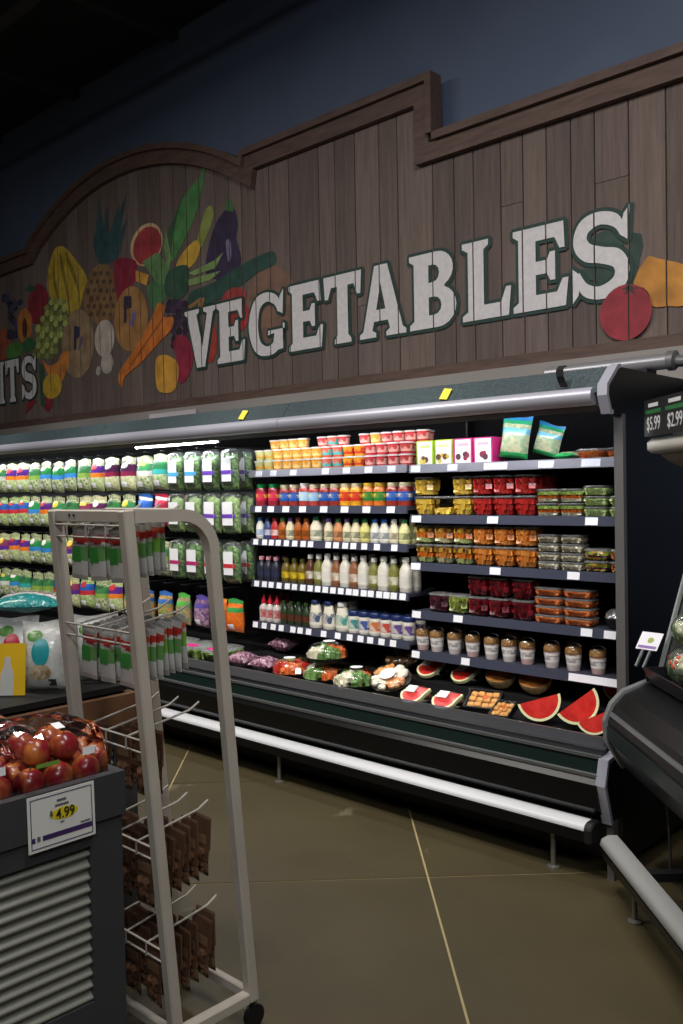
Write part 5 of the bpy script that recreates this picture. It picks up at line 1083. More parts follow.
# watermelon wedges
def wedge(x_, y_, R, rot, lb, dz=0.0):
    t_ = thing('watermelon_wedge', lb, 'watermelon', (x_, y_, deck_z(y_) + R + .012 + dz), rot); n = 16
    def halfdisc(r0, r1, flat):
        P_ = lambda r, a: (r * math.cos(a), -.0006 if flat else -r * math.sin(a), -r * math.sin(a) if flat else .0)
        return P_
    # quarter ball: front cut faces -y, upper cut faces +z, rind below and behind
    vs_ = []; fs_ = []; m2 = 8
    for i in range(n + 1):
        a = math.pi * i / n
        for j in range(m2 + 1):
            b = math.pi / 2 * j / m2      # 0: front edge (pointing down)  90: rear edge
            vs_.append((R * math.cos(a), R * math.sin(a) * math.sin(b), -R * math.sin(a) * math.cos(b)))
    for i in range(n):
        for j in range(m2):
            q = i * (m2 + 1) + j; fs_.append((q, q + 1, q + m2 + 2, q + m2 + 1))
    link('rind', MB().add(vs_, fs_).mesh('rind', RIND, 60), None, t_)
    def cut(r0, r1, face, d):
        v2 = []; f2 = []
        for i in range(n + 1):
            a = math.pi * i / n
            for r in (r0, r1): v2.append((r * math.cos(a), -d, -r * math.sin(a)) if face == 'front' else (r * math.cos(a), r * math.sin(a), d))
        for i in range(n): f2.append((2 * i, 2 * i + 1, 2 * i + 3, 2 * i + 2))
        return MB().add(v2, f2)
    for fc in ('front', 'upper'):
        link('flesh', cut(.001, R * .87, fc, .0004).mesh('flesh', FLESH), None, t_); link('pith', cut(R * .87, R * .985, fc, .0002).mesh('pith', PITH), None, t_)
wedge(-2.13, 3.465, .098, (-.25, math.radians(-18), .45), 'watermelon wedge with whole red face beside the cantaloupe trays')
wedge(-1.955, 3.475, .10, (-.25, math.radians(-38), .5), 'watermelon wedge stood on its tip between two others', .012)
wedge(-1.845, 3.425, .075, (-.25, math.radians(-25), .5), 'smaller watermelon wedge next to the case end')
wedge(-1.90, 3.75, .065, (-.1, math.radians(20), .6), 'watermelon wedge in shade at the back of the deck')
# ------------------------------------------------------------------ white wire rack with hanging packets
RK = mat('rack_cream_paint', '#b3aba0', .45, noise=.06, nscale=8)
WIREM = mat('rack_wire_paint', '#a8a29a', .4)
rack = thing('packet_rack', 'tall off-white metal rack on casters hung with herb packets and kraft topped bags', 'rack', (-2.22, 1.57, 0))
RO = Matrix.Translation((2.22, -1.57, 0))
def rpart(name, me, mt=None):
    o = link(name, me, mt, rack); o.matrix_parent_inverse = RO; return o
lean = lambda x, y, z: (x - .012 * (z - .1) / 1.45, y - .11 * (z - .1) / 1.445, z)
XA, XB, YA, YB = -2.045, -2.41, 1.444, 1.715
for xx in (XA, XB):
    rpart('post', MB().bar(lean(xx, YA, .085), lean(xx, YA, 1.55), .034).mesh('post', RK, False, .004))
    rpart('post', MB().bar(lean(xx, YB, .085), lean(xx, YB, 1.43), .034).mesh('post', RK, False, .004))
    # rounded top bar from the rear post to the front post
    top = [lean(xx, YB, 1.425)] + [lean(xx, YB - .10 + .10 * math.cos(a), 1.43 + .10 * math.sin(a)) for a in [math.pi / 2 * k / 7 for k in range(1, 8)]] + [lean(xx, YA + .017, 1.532)]
    b = MB(); pv = [Vector(p) for p in top]; vs_ = []; fs_ = []
    for i, p in enumerate(pv):
        d = (pv[min(i + 1, len(pv) - 1)] - pv[max(i - 1, 0)]).normalized(); sx_ = Vector((1, 0, 0)); n_ = d.cross(sx_).normalized()
        for a_, c_ in ((-1, -1), (1, -1), (1, 1), (-1, 1)): vs_.append(p + sx_ * .017 * a_ + n_ * .017 * c_)
    for i in range(len(pv) - 1):
        for k in range(4): fs_.append((i * 4 + k, i * 4 + (k + 1) % 4, i * 4 + 4 + (k + 1) % 4, i * 4 + 4 + k))
    fs_ += [(0, 1, 2, 3), tuple(len(vs_) - 4 + k for k in range(4))]
    rpart('top_bar', b.add(vs_, fs_).mesh('top_bar', RK, 40))
    rpart('base_bar', MB().bar((xx, YA + .017, .10), (xx, YB - .017, .10), .034).mesh('base_bar', RK, False, .004))
    for yy in (YA, YB):
        cs_ = rpart('caster', MB().lathe([(.008, .055), (.008, .085)], 8, (xx, yy, 0)).lathe([(.012, -.011), (.034, -.009), (.034, .009), (.012, .011)], 16, M=Matrix.Translation((xx, yy + .008, .036)) @ Matrix.Rotation(math.pi / 2, 4, 'Y')).mesh('caster', BLACKM, 40))
l0 = lambda y, z: (lean(XB, y, z), lean(XA, y, z))
for nm, yy, zz, hh in (('cross_bar', YA, 1.532, .034), ('cross_bar', YB - .11, 1.535, .03), ('base_bar', YB, .10, .03), ('base_bar', YA, .10, .03)):
    p, q = l0(yy, zz); rpart(nm, MB().bar((p[0] + .017, p[1], p[2]), (q[0] - .017, q[1], q[2]), .024, hh).mesh(nm, RK, False, .003))
for dx in (-.03, .03):
    p = lean(-2.29 + dx * .4, YA, 1.535)
    rpart('screw', MB().lathe([(.005, 0), (.004, .002)], 8, M=Matrix.Translation((p[0], p[1] - .0175, p[2])) @ Matrix.Rotation(math.pi / 2, 4, 'X')).mesh('screw', BLACKM))
TIER = [1.508, 1.222, .93, .635, .345]
PEGX = [-2.125, -2.225, -2.325]
for z in TIER:
    for dz in (0, -.034):
        p, q = l0(YA, z + dz); rpart('wire', MB().tube([(p[0], p[1] - .012, p[2]), (q[0], q[1] - .012, q[2])], .0032, 6).mesh('wire', WIREM, 60))
    for x_ in PEGX:
        p = Vector(lean(x_, YA, z)); p.y -= .012
        rpart('peg', MB().tube([p + Vector((0, -.004, -.034)), p + Vector((0, -.004, 0)), p + Vector((0, .21, .032)), p + Vector((0, .245, .05))], .0034, 6).mesh('peg', WIREM, 60))
# herb packets: slim pouch with green and red print
hp = pillow(.078, .15, .010, .012, 6, 8, seed=51).mesh('pouch', None, 60)
HERB = banded('herb_packet_print', [(0, '#a9a7a2'), (.08, '#c9c8c4'), (.34, '#6a9a5a'), (.60, '#c4c4c0'), (.68, '#b03a34'), (.80, '#b9b8b4'), (.92, '#8a8a88')], coat=.5)
HERB2 = banded('herb_packet_back', [(0, '#9a9894'), (.1, '#b9b7b2'), (.4, '#7fae4a'), (.66, '#bab8b4'), (.74, '#c05a3a'), (.84, '#a8a6a2')], coat=.5)
hl = MB().box(-.030, .012, -.0072, -.0062, .050, .092).mesh('green_panel', None); hr = MB().box(-.006, .028, -.0068, -.0060, .102, .12).mesh('red_panel', None)
PNAME = ['beside the front post', 'in the middle', 'on the far side']
for tr in (0, 1):
    for c, x_ in enumerate(PEGX):
        n = (7 if tr == 0 else 9, 7, 6)[c]
        for q in range(n):
            base = Vector(lean(x_, YA, TIER[tr]))
            s = (q + 1.25) / 9.8; y_ = base.y - .012 + .21 * s; zt = base.z + .032 * s
            lb = f'slim green and red herb packet, {PNAME[c]} of the {"top" if tr == 0 else "second"} rack tier'
            place([('pouch', hp), ('green_panel', hl, 'pouch'), ('red_panel', hr, 'pouch')], 'herb_packet', lb, 'herb packet', (x_, y_, zt - .160), (rp_.uniform(-.02, .01), rp_.uniform(-.07, .07), rp_.uniform(-.06, .06)), lb, {'pouch': HERB2 if q % 3 == 2 else HERB, 'green_panel': M_('herb_green', '#3f9440'), 'red_panel': M_('herb_red', '#b0362f')})
# kraft topped bags
kc = MB().box(-.043, .043, -.0022, .0022, .075, .165).prism([(-.0022, .165), (.0022, .165), (.0, .172)], -.043, .043).mesh('kraft_card', None)
kp = pillow(.082, .09, .022, .012, 6, 8, seed=61).mesh('pouch', None, 60)
KRAFT = mat('kraft_card', '#573a26', .8, noise=.15, nscale=30); SHAL = banded('shallot_pouch', [(0, None)], fill_a='#2a1a12', fill_b='#7a5a44', nscale=90, rough=.2, coat=.8, bump=.6)
klab = MB().box(-.03, .03, -.0032, -.0024, .09, .115).mesh('printed_label', None)
for tr, ns in ((2, (2, 2, 1)), (3, (7, 5, 4)), (4, (7, 5, 4))):
    for c, x_ in enumerate(PEGX):
        for q in range(ns[c]):
            base = Vector(lean(x_, YA, TIER[tr])); s = (q + .5) / 7 if tr > 2 else (q + 1.5) / 7
            y_ = base.y - .012 + .21 * s * (1.05 if c == 0 else 1); zt = base.z + .032 * s
            lb = f'kraft card topped bag of shallots, {PNAME[c]} of the {("third", "fourth", "lowest")[tr - 2]} rack tier'
            place([('kraft_card', kc), ('pouch', kp), ('printed_label', klab, 'kraft_card')], 'shallot_bag', lb, 'shallot bag', (x_ + rp_.uniform(-.004, .004), y_, zt - .18), (rp_.uniform(-.04, .0), rp_.uniform(-.09, .09), rp_.uniform(-.08, .08)), lb, {'kraft_card': KRAFT, 'pouch': SHAL, 'printed_label': M_('kraft_print', '#7a5e46')})
# ------------------------------------------------------------------ apple bin and the bin behind it
BINM = mat('bin_charcoal_board', '#37373a', .5, noise=.06, nscale=10)
CORR = mat('corrugated_metal', '#84857d', .45, .2)
WOODT = mat('bin_brown_rim', '#6a4a34', .6, noise=.2, nscale=12)
def bin_(lb, x0, x1, y0, y1, ztop, rim_mat, fl=-.03):
    t_ = thing('produce_bin', lb, 'produce bin', ((x0 + x1) / 2, (y0 + y1) / 2, 0)); OM = Matrix.Translation((-(x0 + x1) / 2, -(y0 + y1) / 2, 0))
    def bp_(name, mb, mt, smooth=False):
        o = link(name, mb.mesh(name, mt, smooth), None, t_); o.matrix_parent_inverse = OM; return o
    bp_('side_panel', MB().box(x0, x1, y1 - .02, y1, 0, ztop - .11), BINM); bp_('side_panel', MB().box(x0, x1, y0, y0 + .02, 0, ztop - .11), BINM)
    bp_('back_panel', MB().box(x0, x0 + .02, y0 + .02, y1 - .02, 0, ztop - .11), BINM)
    bp_('corner_post', MB().box(x1 - .02, x1, y1 - .09, y1 - .02, 0, ztop - .11), BINM); bp_('corner_post', MB().box(x1 - .02, x1, y0 + .02, y0 + .09, 0, ztop - .11), BINM)
    bp_('kick_board', MB().box(x1 - .02, x1, y0 + .09, y1 - .09, 0, .33), BINM); bp_('upper_board', MB().box(x1 - .02, x1, y0 + .09, y1 - .09, .722, ztop - .11), BINM)
    pts = []; n = 120; zc0, zc1 = .33, .722
    for k in range(n + 1):
        z = zc0 + (zc1 - zc0) * k / n; pts.append((x1 - .012 + .007 * math.sin(2 * math.pi * (z - zc0) / .0302), z))
    pts += [(x1 - .03, zc1), (x1 - .03, zc0)]
    bp_('corrugated_panel', MB().prism(pts, y0 + .09, y1 - .09, 'y'), CORR, 60)
    # rim box standing a little proud
    e = .008
    bp_('rim', MB().box(x1 - .02, x1 + e, y0 - e, y1 + e, ztop - .11, ztop), rim_mat); bp_('rim', MB().box(x0 - e, x0 + .02, y0 - e, y1 + e, ztop - .11, ztop), rim_mat)
    bp_('rim', MB().box(x0 + .02, x1 - .02, y1 - .02, y1 + e, ztop - .11, ztop), rim_mat); bp_('rim', MB().box(x0 + .02, x1 - .02, y0 - e, y0 + .02, ztop - .11, ztop), rim_mat)
    bp_('tray_floor', MB().box(x0 + .02, x1 - .02, y0 + .02, y1 - .02, ztop + fl - .02, ztop + fl), BLACKM)
    return t_
bin_('charcoal bin with corrugated metal front holding bagged apples', -2.62, -2.0, .05, 1.262, .89, BINM)
bin_('brown rimmed bin behind the apples holding printed pouches', -3.45, -2.70, .55, 1.77, .90, WOODT, .028)
# price card
pcx = thing('price_card', 'white price card reading $4.99 with purple border on the apple bin', 'price card', (-1.9905, 1.091, .82), (math.radians(0), math.radians(-1.5), 0))
def card_box(name, y0, y1, z0, z1, d, mt, parent=None): return link(name, MB().box(d, d + .0006, y0, y1, z0, z1).mesh(name, mt), None, parent or pcx)
card = link('card', MB().box(0, .002, -.088, .088, -.066, .066).mesh('card', mat('card_paper', '#cfcfca', .5)), None, pcx)
PURP = mat('card_purple', '#3c2456', .5)
for nm, a, b, c, d in (('border', -.081, -.079, -.059, .059), ('border', .079, .081, -.059, .059), ('border', -.081, .081, .057, .059), ('border', -.081, .081, -.059, -.057), ('purple_band', -.052, .079, -.043, -.031), ('purple_band', -.079, -.071, -.043, -.031)): card_box(nm, a, b, c, d, .0021, PURP, card)
link('highlight', MB().lathe([(.036, 0), (.034, .0004)], 24, M=Matrix.Translation((.0022, .006, .010)) @ Matrix.Rotation(math.pi / 2, 4, 'Y'), sx=.42).mesh('highlight', mat('yellow_highlight', '#cdbb1e', .5)), None, card)
GREYT = mat('card_small_print', '#5a585e', .6)
for a, b, c, d in ((-.012, .012, .040, .0455), (-.018, .018, .029, .034), (-.005, .005, -.0125, -.009), (.048, .074, -.027, -.0235)): card_box('small_print', a, b, c, d, .0022, GREYT, card)
card_box('logo', -.066, -.058, -.042, -.030, .0022, GREYT, card)
def text_mesh(txt, size, ext, mt, bold=0.0, sx=1.0):
    cu = bpy.data.curves.new('text', 'FONT'); cu.body = txt; cu.size = size; cu.extrude = ext; cu.align_x = 'CENTER'; cu.align_y = 'CENTER'; cu.offset = bold
    ob = bpy.data.objects.new('text', cu); COL.objects.link(ob); bpy.context.view_layer.update()
    me = bpy.data.meshes.new_from_object(ob.evaluated_get(bpy.context.evaluated_depsgraph_get())); bpy.data.objects.remove(ob); bpy.data.curves.remove(cu)
    me.materials.clear(); me.materials.append(mt)
    for v in me.vertices: v.co.x *= sx
    return me
INK = mat('black_ink', '#121212', .6)
RX = (math.pi / 2, 0, math.pi / 2)         # stand the text up, facing +x
link('price', text_mesh('4.99', .034, .0003, INK, .0003, .85), None, card, (.0045, .008, .010), RX)
link('price', text_mesh('$', .017, .0003, INK, .0001), None, card, (.0045, -.029, .016), RX)
# apples
def apple_meshes():
    prof = []
    for k in range(13):
        a = math.pi * k / 12; r = .037 * (math.sin(a) ** .85) * (1 + .05 * math.cos(a)); z = -.034 * math.cos(a)
        if k == 0: z += .006; r = 0
        if k == 12: z -= .010; r = 0
        if k == 11: z += .001
        prof.append((r, z + .034))
    return MB().lathe(prof, 20).mesh('fruit', None, 80), MB().tube([(0, 0, .056), (.002, 0, .066), (.005, 0, .074)], .0016, 5).mesh('stem', mat('apple_stem', '#4a3420', .8))
ap, st = apple_meshes()
def apple_mat(k):
    nm = 'apple_skin_%d' % k
    if nm in MC: return MC[nm]
    m_, N, L, B = newmat(nm); MC[nm] = m_
    tc = N.new('ShaderNodeTexCoord'); mp = N.new('ShaderNodeMapping'); mp.inputs['Location'].default_value = (k * 1.7, k * .9, 0); mp.inputs['Scale'].default_value = (1, 1, .35); L.new(tc.outputs['Object'], mp.inputs[0])
    nz = N.new('ShaderNodeTexNoise'); nz.inputs['Scale'].default_value = 22; nz.inputs['Detail'].default_value = 4; L.new(mp.outputs[0], nz.inputs['Vector'])
    rp = N.new('ShaderNodeValToRGB'); rp.color_ramp.elements[0].position = .46; rp.color_ramp.elements[1].position = .72
    rp.color_ramp.elements[0].color = lin('#8c1c26'); rp.color_ramp.elements[1].color = lin('#d98a3a'); L.new(nz.outputs[0], rp.inputs[0]); L.new(rp.outputs[0], B.inputs['Base Color'])
    B.inputs['Roughness'].default_value = .3; B.inputs['Coat Weight'].default_value = .3
    return m_
FL = .862
BAGS = [('against the end of the bin', 1.125), ('in the middle of the bin', .891), ('third along the bin', .657), ('fourth along the bin', .423), ('fifth along the bin', .189)]
k = 0
for where, yc in BAGS:
    for i, x_ in enumerate((-2.064, -2.141, -2.218)):
        for y_ in (yc - .075, yc, yc + .075):
            k += 1; place([('fruit', ap), ('stem', st, 'fruit')], 'apple', f'red and yellow apple, low in the bag {where}', 'apple', (x_, y_, FL), (0, 0, rp_.uniform(0, 6)), f'lower apples of the bag {where}', {'fruit': apple_mat(k % 5)})
    for x_, y_ in ((-2.102, yc - .038), (-2.104, yc + .039), (-2.18, yc - .038), (-2.182, yc + .039)):
        k += 1; place([('fruit', ap), ('stem', st, 'fruit')], 'apple', f'red and yellow apple, on top in the bag {where}', 'apple', (x_, y_, FL + .0615), (0, 0, rp_.uniform(0, 6)), f'upper apples of the bag {where}', {'fruit': apple_mat(k % 5)})
FILM = clear('crinkled_bag_film', (250, 250, 252), .08, .06)
def film_bag(x0, x1, y0, y1, z0, z1, seed, lb):
    r = random.Random(seed); n = 14; vs_ = []; fs_ = []
    for i in range(n + 1):
        for j in range(n + 1):
            u, v = (math.sin(math.pi / 2 * (-1 + 2 * q_ / n)) for q_ in (i, j))
            f = max(0, 1 - abs(u) ** 10) * max(0, 1 - abs(v) ** 10)
            z = z0 + (z1 - z0) * f ** .22 * (1 + r.uniform(-.02, .09) * (f > .3))
            vs_.append(((x0 + x1) / 2 + u * (x1 - x0) / 2, (y0 + y1) / 2 + v * (y1 - y0) / 2, z))
    for i in range(n):
        for j in range(n):
            q = i * (n + 1) + j; fs_.append((q, q + n + 1, q + n + 2, q + 1))
    t_ = thing('apple_bag', lb, 'plastic bag', ((x0 + x1) / 2, (y0 + y1) / 2, z0)); OM = Matrix.Translation((-(x0 + x1) / 2, -(y0 + y1) / 2, -z0))
    o = link('film', MB().add(vs_, fs_).mesh('film', FILM), None, t_); o.matrix_parent_inverse = OM
    return t_, OM
def bagfix(t_, OM, name, mb, mt): o = link(name, mb.mesh(name, mt), None, t_); o.matrix_parent_inverse = OM
for where, yc in BAGS:
    t_, OM = film_bag(-2.2605, -2.0215, yc - .1165, yc + .1165, .8615, 1.012, int(yc * 50), f'clear crinkled plastic bag of apples {where}')
    bagfix(t_, OM, 'barcode_label', MB().box(-.0006, .0, -.017, .017, -.010, .010, Matrix.Translation((-2.0195, yc + .06, .955))), WHITE)
    bagfix(t_, OM, 'barcode_label', MB().box(-.016, .016, -.012, .012, 0, .0006, Matrix.Translation((-2.06, yc + .0, 1.022)) @ Matrix.Rotation(.25, 4, 'Y')), WHITE)
    bagfix(t_, OM, 'printed_stripe', MB().box(-.0006, 0, -.03, .03, -.005, .005, Matrix.Translation((-2.0195, yc - .05, .945))), mat('bag_green_print', '#6f8f3a', .5))
# dark printed apple bags lying further back
DARKB = banded('dark_apple_bag', [(0, '#141414'), (.3, '#a83a34'), (.5, '#161616'), (.72, '#7a2c2a'), (.85, '#101010')], axis='x', coat=.6, crumple=.7)
DARKG = banded('dark_green_bag', [(0, '#101210'), (.45, '#5fae2c'), (.62, '#141614'), (.8, '#a8b0a0'), (.9, '#101010')], axis='x', coat=.6, crumple=.7)
for k, (x_, y_, rz, mm, lb) in enumerate(((-2.42, 1.13, .5, DARKB, 'black and red printed fruit bag lying behind the apple bags'), (-2.42, .93, 1.2, DARKG, 'black and green printed fruit bag lying behind the apple bags'), (-2.43, .72, 2.2, DARKB, 'black and red printed fruit bag at the rear, beside the green one'))):
    place([('bag', pillow(.17, .17, .09, .02, seed=70 + k).mesh('bag', None, 60))], 'fruit_bag', lb, 'fruit bag', (x_, y_ - .08, FL + .06), (-math.pi / 2 + .12, 0, rz * .0), None, {'bag': mm})
# standing pouches in the rear bin
RF = .931
pm = pillow(.19, .26, .10, .025, 8, 12, seed=81).mesh('pouch', None, 60)
ov = decal(pm, disc2(.034, .05, .0, .145), 'oval_print'); le = decal(pm, disc2(.032, .020, -.03, .205), 'leaf_print'); fp = decal(pm, disc2(.045, .028, .0, .070), 'food_print')
bc = decal(pm, [(.03, .02), (.06, .02), (.06, .045), (.03, .045)], 'barcode')
PW = mat('pouch_white_film', '#b9bbb8', .3, noise=.25, nscale=14, coat=.4, bump=.5, bscale=26)
def pouch(x_, y_, rz, c, cn_, lb, z_=RF, rx=-.12):
    place([('pouch', pm), ('oval_print', ov, 'pouch'), ('leaf_print', le, 'pouch'), ('food_print', fp, 'pouch'), ('barcode', bc, 'pouch')], 'salad_pouch', lb, 'pouch', (x_, y_, z_), (rx, 0, rz), None, {'pouch': PW, 'oval_print': M_('oval_' + cn_, c), 'leaf_print': M_('pouch_leaf', '#4f7a3a'), 'food_print': mat('pouch_food', '#8a6a44', .5, noise=.5, nscale=60, col2='#c9bfa0'), 'barcode': M_('barcode_grey', '#3a3a3c')}, (.84, .84, .9))
pouch(-2.845, 1.51, .75, '#1f8f96', 'teal', 'white pouch with teal oval standing in the rear bin beside the rack')
pouch(-3.03, 1.50, .75, '#b0243a', 'crimson', 'white pouch with crimson oval standing next to the teal one')
pouch(-3.14, 1.36, .75, '#b0243a', 'crimson', 'white pouch with crimson oval standing behind the yellow card')
pouch(-2.84, 1.70, .75, '#1f8f96', 'teal', 'white pouch with teal oval standing behind the rack posts')
fb = pillow(.26, .20, .05, .03, 8, 8, seed=91).mesh('bag', None, 60)
place([('bag', fb)], 'frozen_bag', 'teal and white bag laid flat across the standing pouches', 'bag', (-2.99, 1.50, RF + .272), (-math.pi / 2 + .1, 0, .75), None, {'bag': banded('teal_bag', [(0, '#1f8a8c'), (.35, '#d9dcd8'), (.48, '#a83a4a'), (.56, '#2a9a9c'), (.7, '#cfd6d2'), (.8, '#1a6f74')], coat=.5, crumple=.9)})
place([('bag', fb)], 'frozen_bag', 'red and white bag laid flat across the standing pouches', 'bag', (-3.16, 1.24, RF + .262), (-math.pi / 2 + .1, 0, .75), None, {'bag': banded('red_bag', [(0, '#d9d8d4'), (.3, '#b82a3a'), (.6, '#dcdcd8'), (.75, '#a8283a')], coat=.5, crumple=.9)})
for k, (x_, y_, mm, lb) in enumerate(((-2.785, 1.22, DARKB, 'black and red printed bag lying beside the yellow card'), (-2.785, 1.03, DARKG, 'black and green printed bag lying on the rear bin'), (-2.785, .85, DARKB, 'black and red printed bag lying past the green one on the rear bin'))):
    place([('bag', pillow(.16, .15, .07, .02, seed=95 + k).mesh('bag', None, 60))], 'fruit_bag', lb, 'fruit bag', (x_, y_ - .07, RF + .042), (-math.pi / 2 + .05, 0, 0), None, {'bag': mm}, (.75, 1, .85))
# yellow sign stand with a printed bottle
yt = thing('yellow_sign', 'yellow framed card with a printed white bottle in front of the pouches', 'sign', (-2.865, 1.385, RF + .002), (-.15, 0, .75))
link('frame', MB().box(-.06, .06, 0, .004, 0, .17).mesh('frame', mat('yellow_card', '#d9b010', .5)), None, yt)
link('printed_bottle', MB().prism([(-.022, .0), (.022, 0), (.022, .07), (.010, .10), (.010, .125), (-.010, .125), (-.010, .10), (-.022, .07)], -.0012, 0, 'y').mesh('printed_bottle', mat('bottle_print', '#b9bab8', .5)), None, yt)
link('printed_panel', MB().box(-.05, -.026, -.001, 0, .02, .12).mesh('printed_panel', mat('panel_print', '#e2ddc8', .5)), None, yt)
# ------------------------------------------------------------------ produce case on the right, set at forty five degrees
# local frame: u runs along the case front away from the corner, d goes into the case; origin at the corner of the end plane
A45 = math.radians(-45)
ORG = Vector((-1.70, 3.20, 0))      # local x = (1,-1)/sqrt2, local y = (1,1)/sqrt2
pcase = thing('produce_case', 'black low produce case with rounded grey edged end, angled to the long case', 'display case', ORG, (0, 0, A45))
LEN = 2.6
def qpart(name, mb, mt, smooth=False, bevel=0, parent=None): return link(name, mb.mesh(name, mt, smooth, bevel), None, parent or pcase)
body = [(.09, .50), (.03, .60), (.024, .68), (.05, .74), (.09, .785), (.18, .825), (.24, .83), (.28, .80), (.95, .80), (.95, .50), (.5, .42)]
qpart('body', MB().prism(body, .02, LEN), BLACK)
lip_ = [(.265, .838), (.19, .836), (.088, .797), (.040, .748), (.012, .68), (.018, .595), (.08, .495)]
qpart('end_trim', MB().sheet(lip_, .014, -.004, .03), mat('end_trim_grey', '#8d9090', .35, .5))
qpart('end_cap', MB().prism(body, .0, .02), BLACKM)
for z0, z1, dy in ((.60, .655, -.010), (.70, .712, .004)):
    pass
qpart('green_band', MB().prism([(.020, .615), (.018, .665), (.05, .665), (.05, .615)], .035, LEN), DGREEN)
qpart('trim_strip', MB().prism([(.028, .705), (.034, .718), (.06, .718), (.06, .705)], .035, LEN), mat('dull_trim_strip', '#8d9092'))
qpart('plinth', MB().box(.35, LEN, .45, .90, .02, .45), BLACKM)
qpart('underside', MB().prism([(.30, .25), (.30, .50), (.9, .50), (.9, .25)], .1, LEN), BLACKM)
bp2 = [(.035, .17), (.0, .185), (-.012, .205), (-.004, .228), (.02, .24), (.055, .24), (.06, .17)]
qpart('bumper_rail', MB().prism(bp2, .03, LEN), mat('bumper_grey_vinyl', '#8f8f8d', .4), 60)
qpart('bumper_underside', MB().prism([(.0, .15), (.06, .15), (.06, .17), (.03, .172), (-.004, .185)], .03, LEN), BLACK)
for u in (.235, 1.5): qpart('leg', MB().lathe([(.010, .008), (.010, .16)], 10, (u, .05, 0)).lathe([(.026, 0), (.026, .006), (.011, .011)], 12, (u, .05, 0)), LEG, 40)
qpart('bracket', MB().box(.3, .34, .05, .45, .19, .22), BLACKM)
# hanging cables under the body
for k, (u, d) in enumerate(((.12, .22), (.16, .30))):
    qpart('cable', MB().tube([(u, d, .5), (u + .01, d - .01, .40), (u - .02, d + .01, .30), (u + .02, d, .2), (u + .01, d, .12)], .005, 6), mat('cable_grey', '#3a3a3c', .5))
# glass end and canopy
GLASS = clear('end_glass', (205, 215, 215), .08, .05, .12)
qpart('end_glass', MB().prism([(.25, .845), (.40, 1.40), (.46, 1.62), (.95, 1.62), (.95, .81), (.30, .81)], -.002, .006), GLASS)
qpart('glass_edge', MB().sheet([(.238, .845), (.392, 1.40), (.452, 1.62)], .012, -.006, .012), mat('glass_edge_grey', '#9aa09e', .35))
qpart('back_panel', MB().box(0.0, LEN, .93, .96, .8, 1.62), mat('case_back_mirror', '#1a1c1e', .25))
qpart('canopy_lamp', MB().prism([(.215, 1.705), (.198, 1.718), (.198, 1.745), (.215, 1.762), (.27, 1.762), (.29, 1.73), (.27, 1.70)], .0, LEN), mat('lamp_cover_white', '#b9b8b2', .35), 60)
qpart('lamp_bracket', MB().prism([(.24, 1.70), (.27, 1.675), (.33, 1.645), (.50, 1.645), (.50, 1.72), (.29, 1.73)], .02, LEN), mat('canopy_beige', '#8a8680', .5))
qpart('canopy', MB().prism([(.30, 1.732), (.30, 1.79), (.95, 1.84), (.95, 1.622), (.52, 1.622), (.51, 1.725)], .0, LEN), BLACKM)
# price board over the canopy
pb = thing('price_board', 'black price board with white $5.99 and $2.99 above the angled case lamp', 'price board', ORG, (0, 0, A45))
link('board', MB().box(.0, .60, .188, .198, 1.768, 1.905).mesh('board', BLACKM), None, pb)
GRN = mat('board_green', '#1f6a34', .5); CHALK = mat('chalk_white', '#c9c9cc', .6)
for u, w, p in ((.095, .15, '$5.99'), (.30, .17, '$2.99'), (.50, .17, '$2.99')):
    link('green_strip', MB().box(u - w / 2, u + w / 2, .1865, .1878, 1.852, 1.866).mesh('green_strip', GRN), None, pb)
    link('caption', MB().box(u - w * .32, u + w * .32, .1865, .1878, 1.876, 1.89).mesh('caption', CHALK), None, pb)
    link('price', text_mesh(p, .072, .0004, CHALK, .0, .85), None, pb, (u, .1872, 1.812), (math.pi / 2, 0, 0))
# tray, wrapped cauliflowers, price ticket
def local(u, d, z): return ORG + Matrix.Rotation(A45, 3, 'Z') @ Vector((u, d, z))
tr_ = thing('black_tray', 'black plastic tray with sloping sides on the angled case', 'tray', local(0, 0, .832), (0, 0, A45))
link('wall', MB().prism([(.175, .006), (.150, .062), (.158, .062), (.185, .006)], .06, 1.6).mesh('wall', mat('tray_black', '#1b1b1f', .35)), None, tr_)
link('wall', MB().prism([(.07, .006), (.05, .062), (.058, .062), (.08, .006)], .20, .90, 'y').mesh('wall', mat('tray_black', '#1b1b1f')), None, tr_) if False else link('wall', MB().box(.052, .060, .165, .90, .006, .06).mesh('wall', mat('tray_black', '#1b1b1f')), None, tr_)
link('floor', MB().box(.06, 1.6, .18, .90, .001, .006).mesh('floor', mat('tray_black', '#1b1b1f')), None, tr_)
CAUL = mat('cauliflower', '#cfc9b0', .7, noise=.25, nscale=60, bump=.8, bscale=70); WRAP = clear('cling_wrap', (240, 245, 242), .05, .1, .05); CLEAFM = mat('cauliflower_leaf', '#5f8a3c', .6, noise=.3, nscale=25)
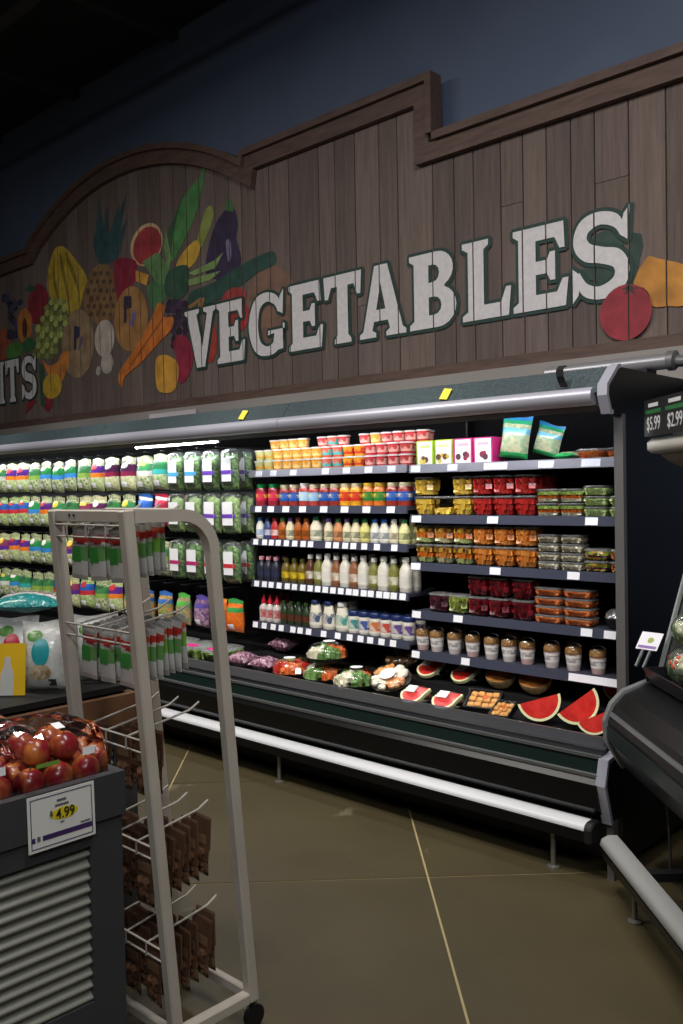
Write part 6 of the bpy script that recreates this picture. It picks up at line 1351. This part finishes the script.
def cauli(u, d, z, r, seed, lb, dots):
    t_ = thing('wrapped_cauliflower', lb, 'cauliflower', local(u, d, z), (0, 0, seed))
    rr = random.Random(seed); b = MB()
    for k in range(26):
        a = rr.uniform(0, 6.28); e = rr.uniform(.1, 1.5); q = r * rr.uniform(.30, .42)
        c = (r * .68 * math.cos(a) * math.sin(e), r * .68 * math.sin(a) * math.sin(e), r + r * .60 * math.cos(e) - r * .15)
        b.lathe([(0, -q), (q * .7, -q * .7), (q, 0), (q * .7, q * .7), (0, q)], 8, c)
    link('head', b.mesh('head', CAUL, 80), None, t_)
    lf = MB()
    for k in range(6):
        a = k * 1.05 + rr.uniform(-.2, .2); ca, sa = math.cos(a), math.sin(a)
        pts = [(.25 * r, -.25 * r, .12 * r), (.95 * r, -.4 * r, .55 * r), (1.05 * r, 0, 1.35 * r), (.95 * r, .4 * r, .55 * r), (.25 * r, .25 * r, .12 * r)]
        g = link('leaf', MB().add([(x * ca - y * sa, x * sa + y * ca, z_) for x, y, z_ in pts] + [(x * .96 * ca - y * sa, x * .96 * sa + y * ca, z_ + .004) for x, y, z_ in pts], [(0, 1, 2, 3, 4), (9, 8, 7, 6, 5), (0, 1, 6, 5), (1, 2, 7, 6), (2, 3, 8, 7), (3, 4, 9, 8)]).mesh('leaf', CLEAFM), None, t_)
    n = 14
    w = link('wrap', MB().lathe([(r * .3, .004)] + [(r * 1.12 * math.sin(math.pi * k / n) * rr.uniform(.97, 1.03), r - r * 1.06 * math.cos(math.pi * k / n)) for k in range(2, n)] + [(0, r * 2.07)], 18).mesh('wrap', WRAP, 30), None, t_)
    if dots:
        for k in range(7):
            a = rr.uniform(0, 6.28); e = rr.uniform(.7, 1.9)
            link('printed_dot', MB().lathe([(.009, 0), (.006, .002)], 8, M=Matrix.Translation((r * 1.14 * math.cos(a) * math.sin(e), r * 1.14 * math.sin(a) * math.sin(e), r + r * 1.08 * math.cos(e))) @ Vector((math.cos(a) * math.sin(e), math.sin(a) * math.sin(e), math.cos(e))).to_track_quat('Z', 'Y').to_matrix().to_4x4()).mesh('printed_dot', mat('wrap_orange_print', '#b8492c', .5)), None, w)
cauli(.155, .285, .842, .068, 1, 'cling wrapped cauliflower at the corner of the black tray', True)
cauli(.32, .285, .842, .066, 2, 'cling wrapped cauliflower next to the corner one in the tray', True)
cauli(.485, .285, .842, .068, 5, 'cling wrapped cauliflower far along the tray', True)
cauli(.16, .292, .988, .060, 3, 'leafy wrapped cauliflower sitting on top of the corner one', False)
cauli(.36, .46, .94, .07, 4, 'leafy wrapped cauliflower piled behind the second one', False)
for k, (u, z) in enumerate(((.16, 1.06), (.33, 1.08), (.22, 1.17))):
    t_ = thing('squash', 'orange squash stacked high behind the glass end of the angled case', 'squash', local(u, .68, (.938, .938, 1.085)[k]), (0, 0, k), 'squashes behind the glass')
    link('flesh', MB().lathe([(0, 0), (.05, .006), (.075, .04), (.07, .08), (.04, .11), (0, .115)], 18).mesh('flesh', mat('squash_orange', '#c8662a', .45, noise=.2, nscale=14), 80), None, t_); link('stem', MB().tube([(0, 0, .112), (.004, 0, .135)], .007, 6).mesh('stem', mat('squash_stem', '#7a6a3a', .8)), None, t_)
qpart('riser', MB().box(.07, 1.6, .40, .92, .84, .936), mat('riser_black', '#141416', .5))
tk = thing('price_ticket', 'small white price ticket with purple stripe clipped to the black tray', 'price ticket', local(.026, .172, .945), (math.radians(-42), 0, math.radians(-6)))
link('ticket', MB().box(-.045, .045, 0, .002, .01, .09).mesh('ticket', mat('ticket_paper', '#d6d4da', .5)), None, tk)
link('stripe', MB().box(-.038, .038, -.0008, 0, .016, .028).mesh('stripe', mat('ticket_purple', '#7a5a9a', .5)), None, tk)
link('printed_fruit', MB().lathe([(.013, 0), (.011, .0012)], 12, M=Matrix.Translation((.004, 0, .054)) @ Matrix.Rotation(math.pi / 2, 4, 'X')).mesh('printed_fruit', mat('ticket_green', '#8a9a3a', .5)), None, tk)
link('clip', MB().box(-.02, -.012, .002, .012, -.065, .03).mesh('clip', mat('clip_chrome', '#b9bcc0', .2, .8)), None, tk); link('clip', MB().box(.012, .02, .002, .012, -.065, .03).mesh('clip', mat('clip_chrome', '#b9bcc0')), None, tk)
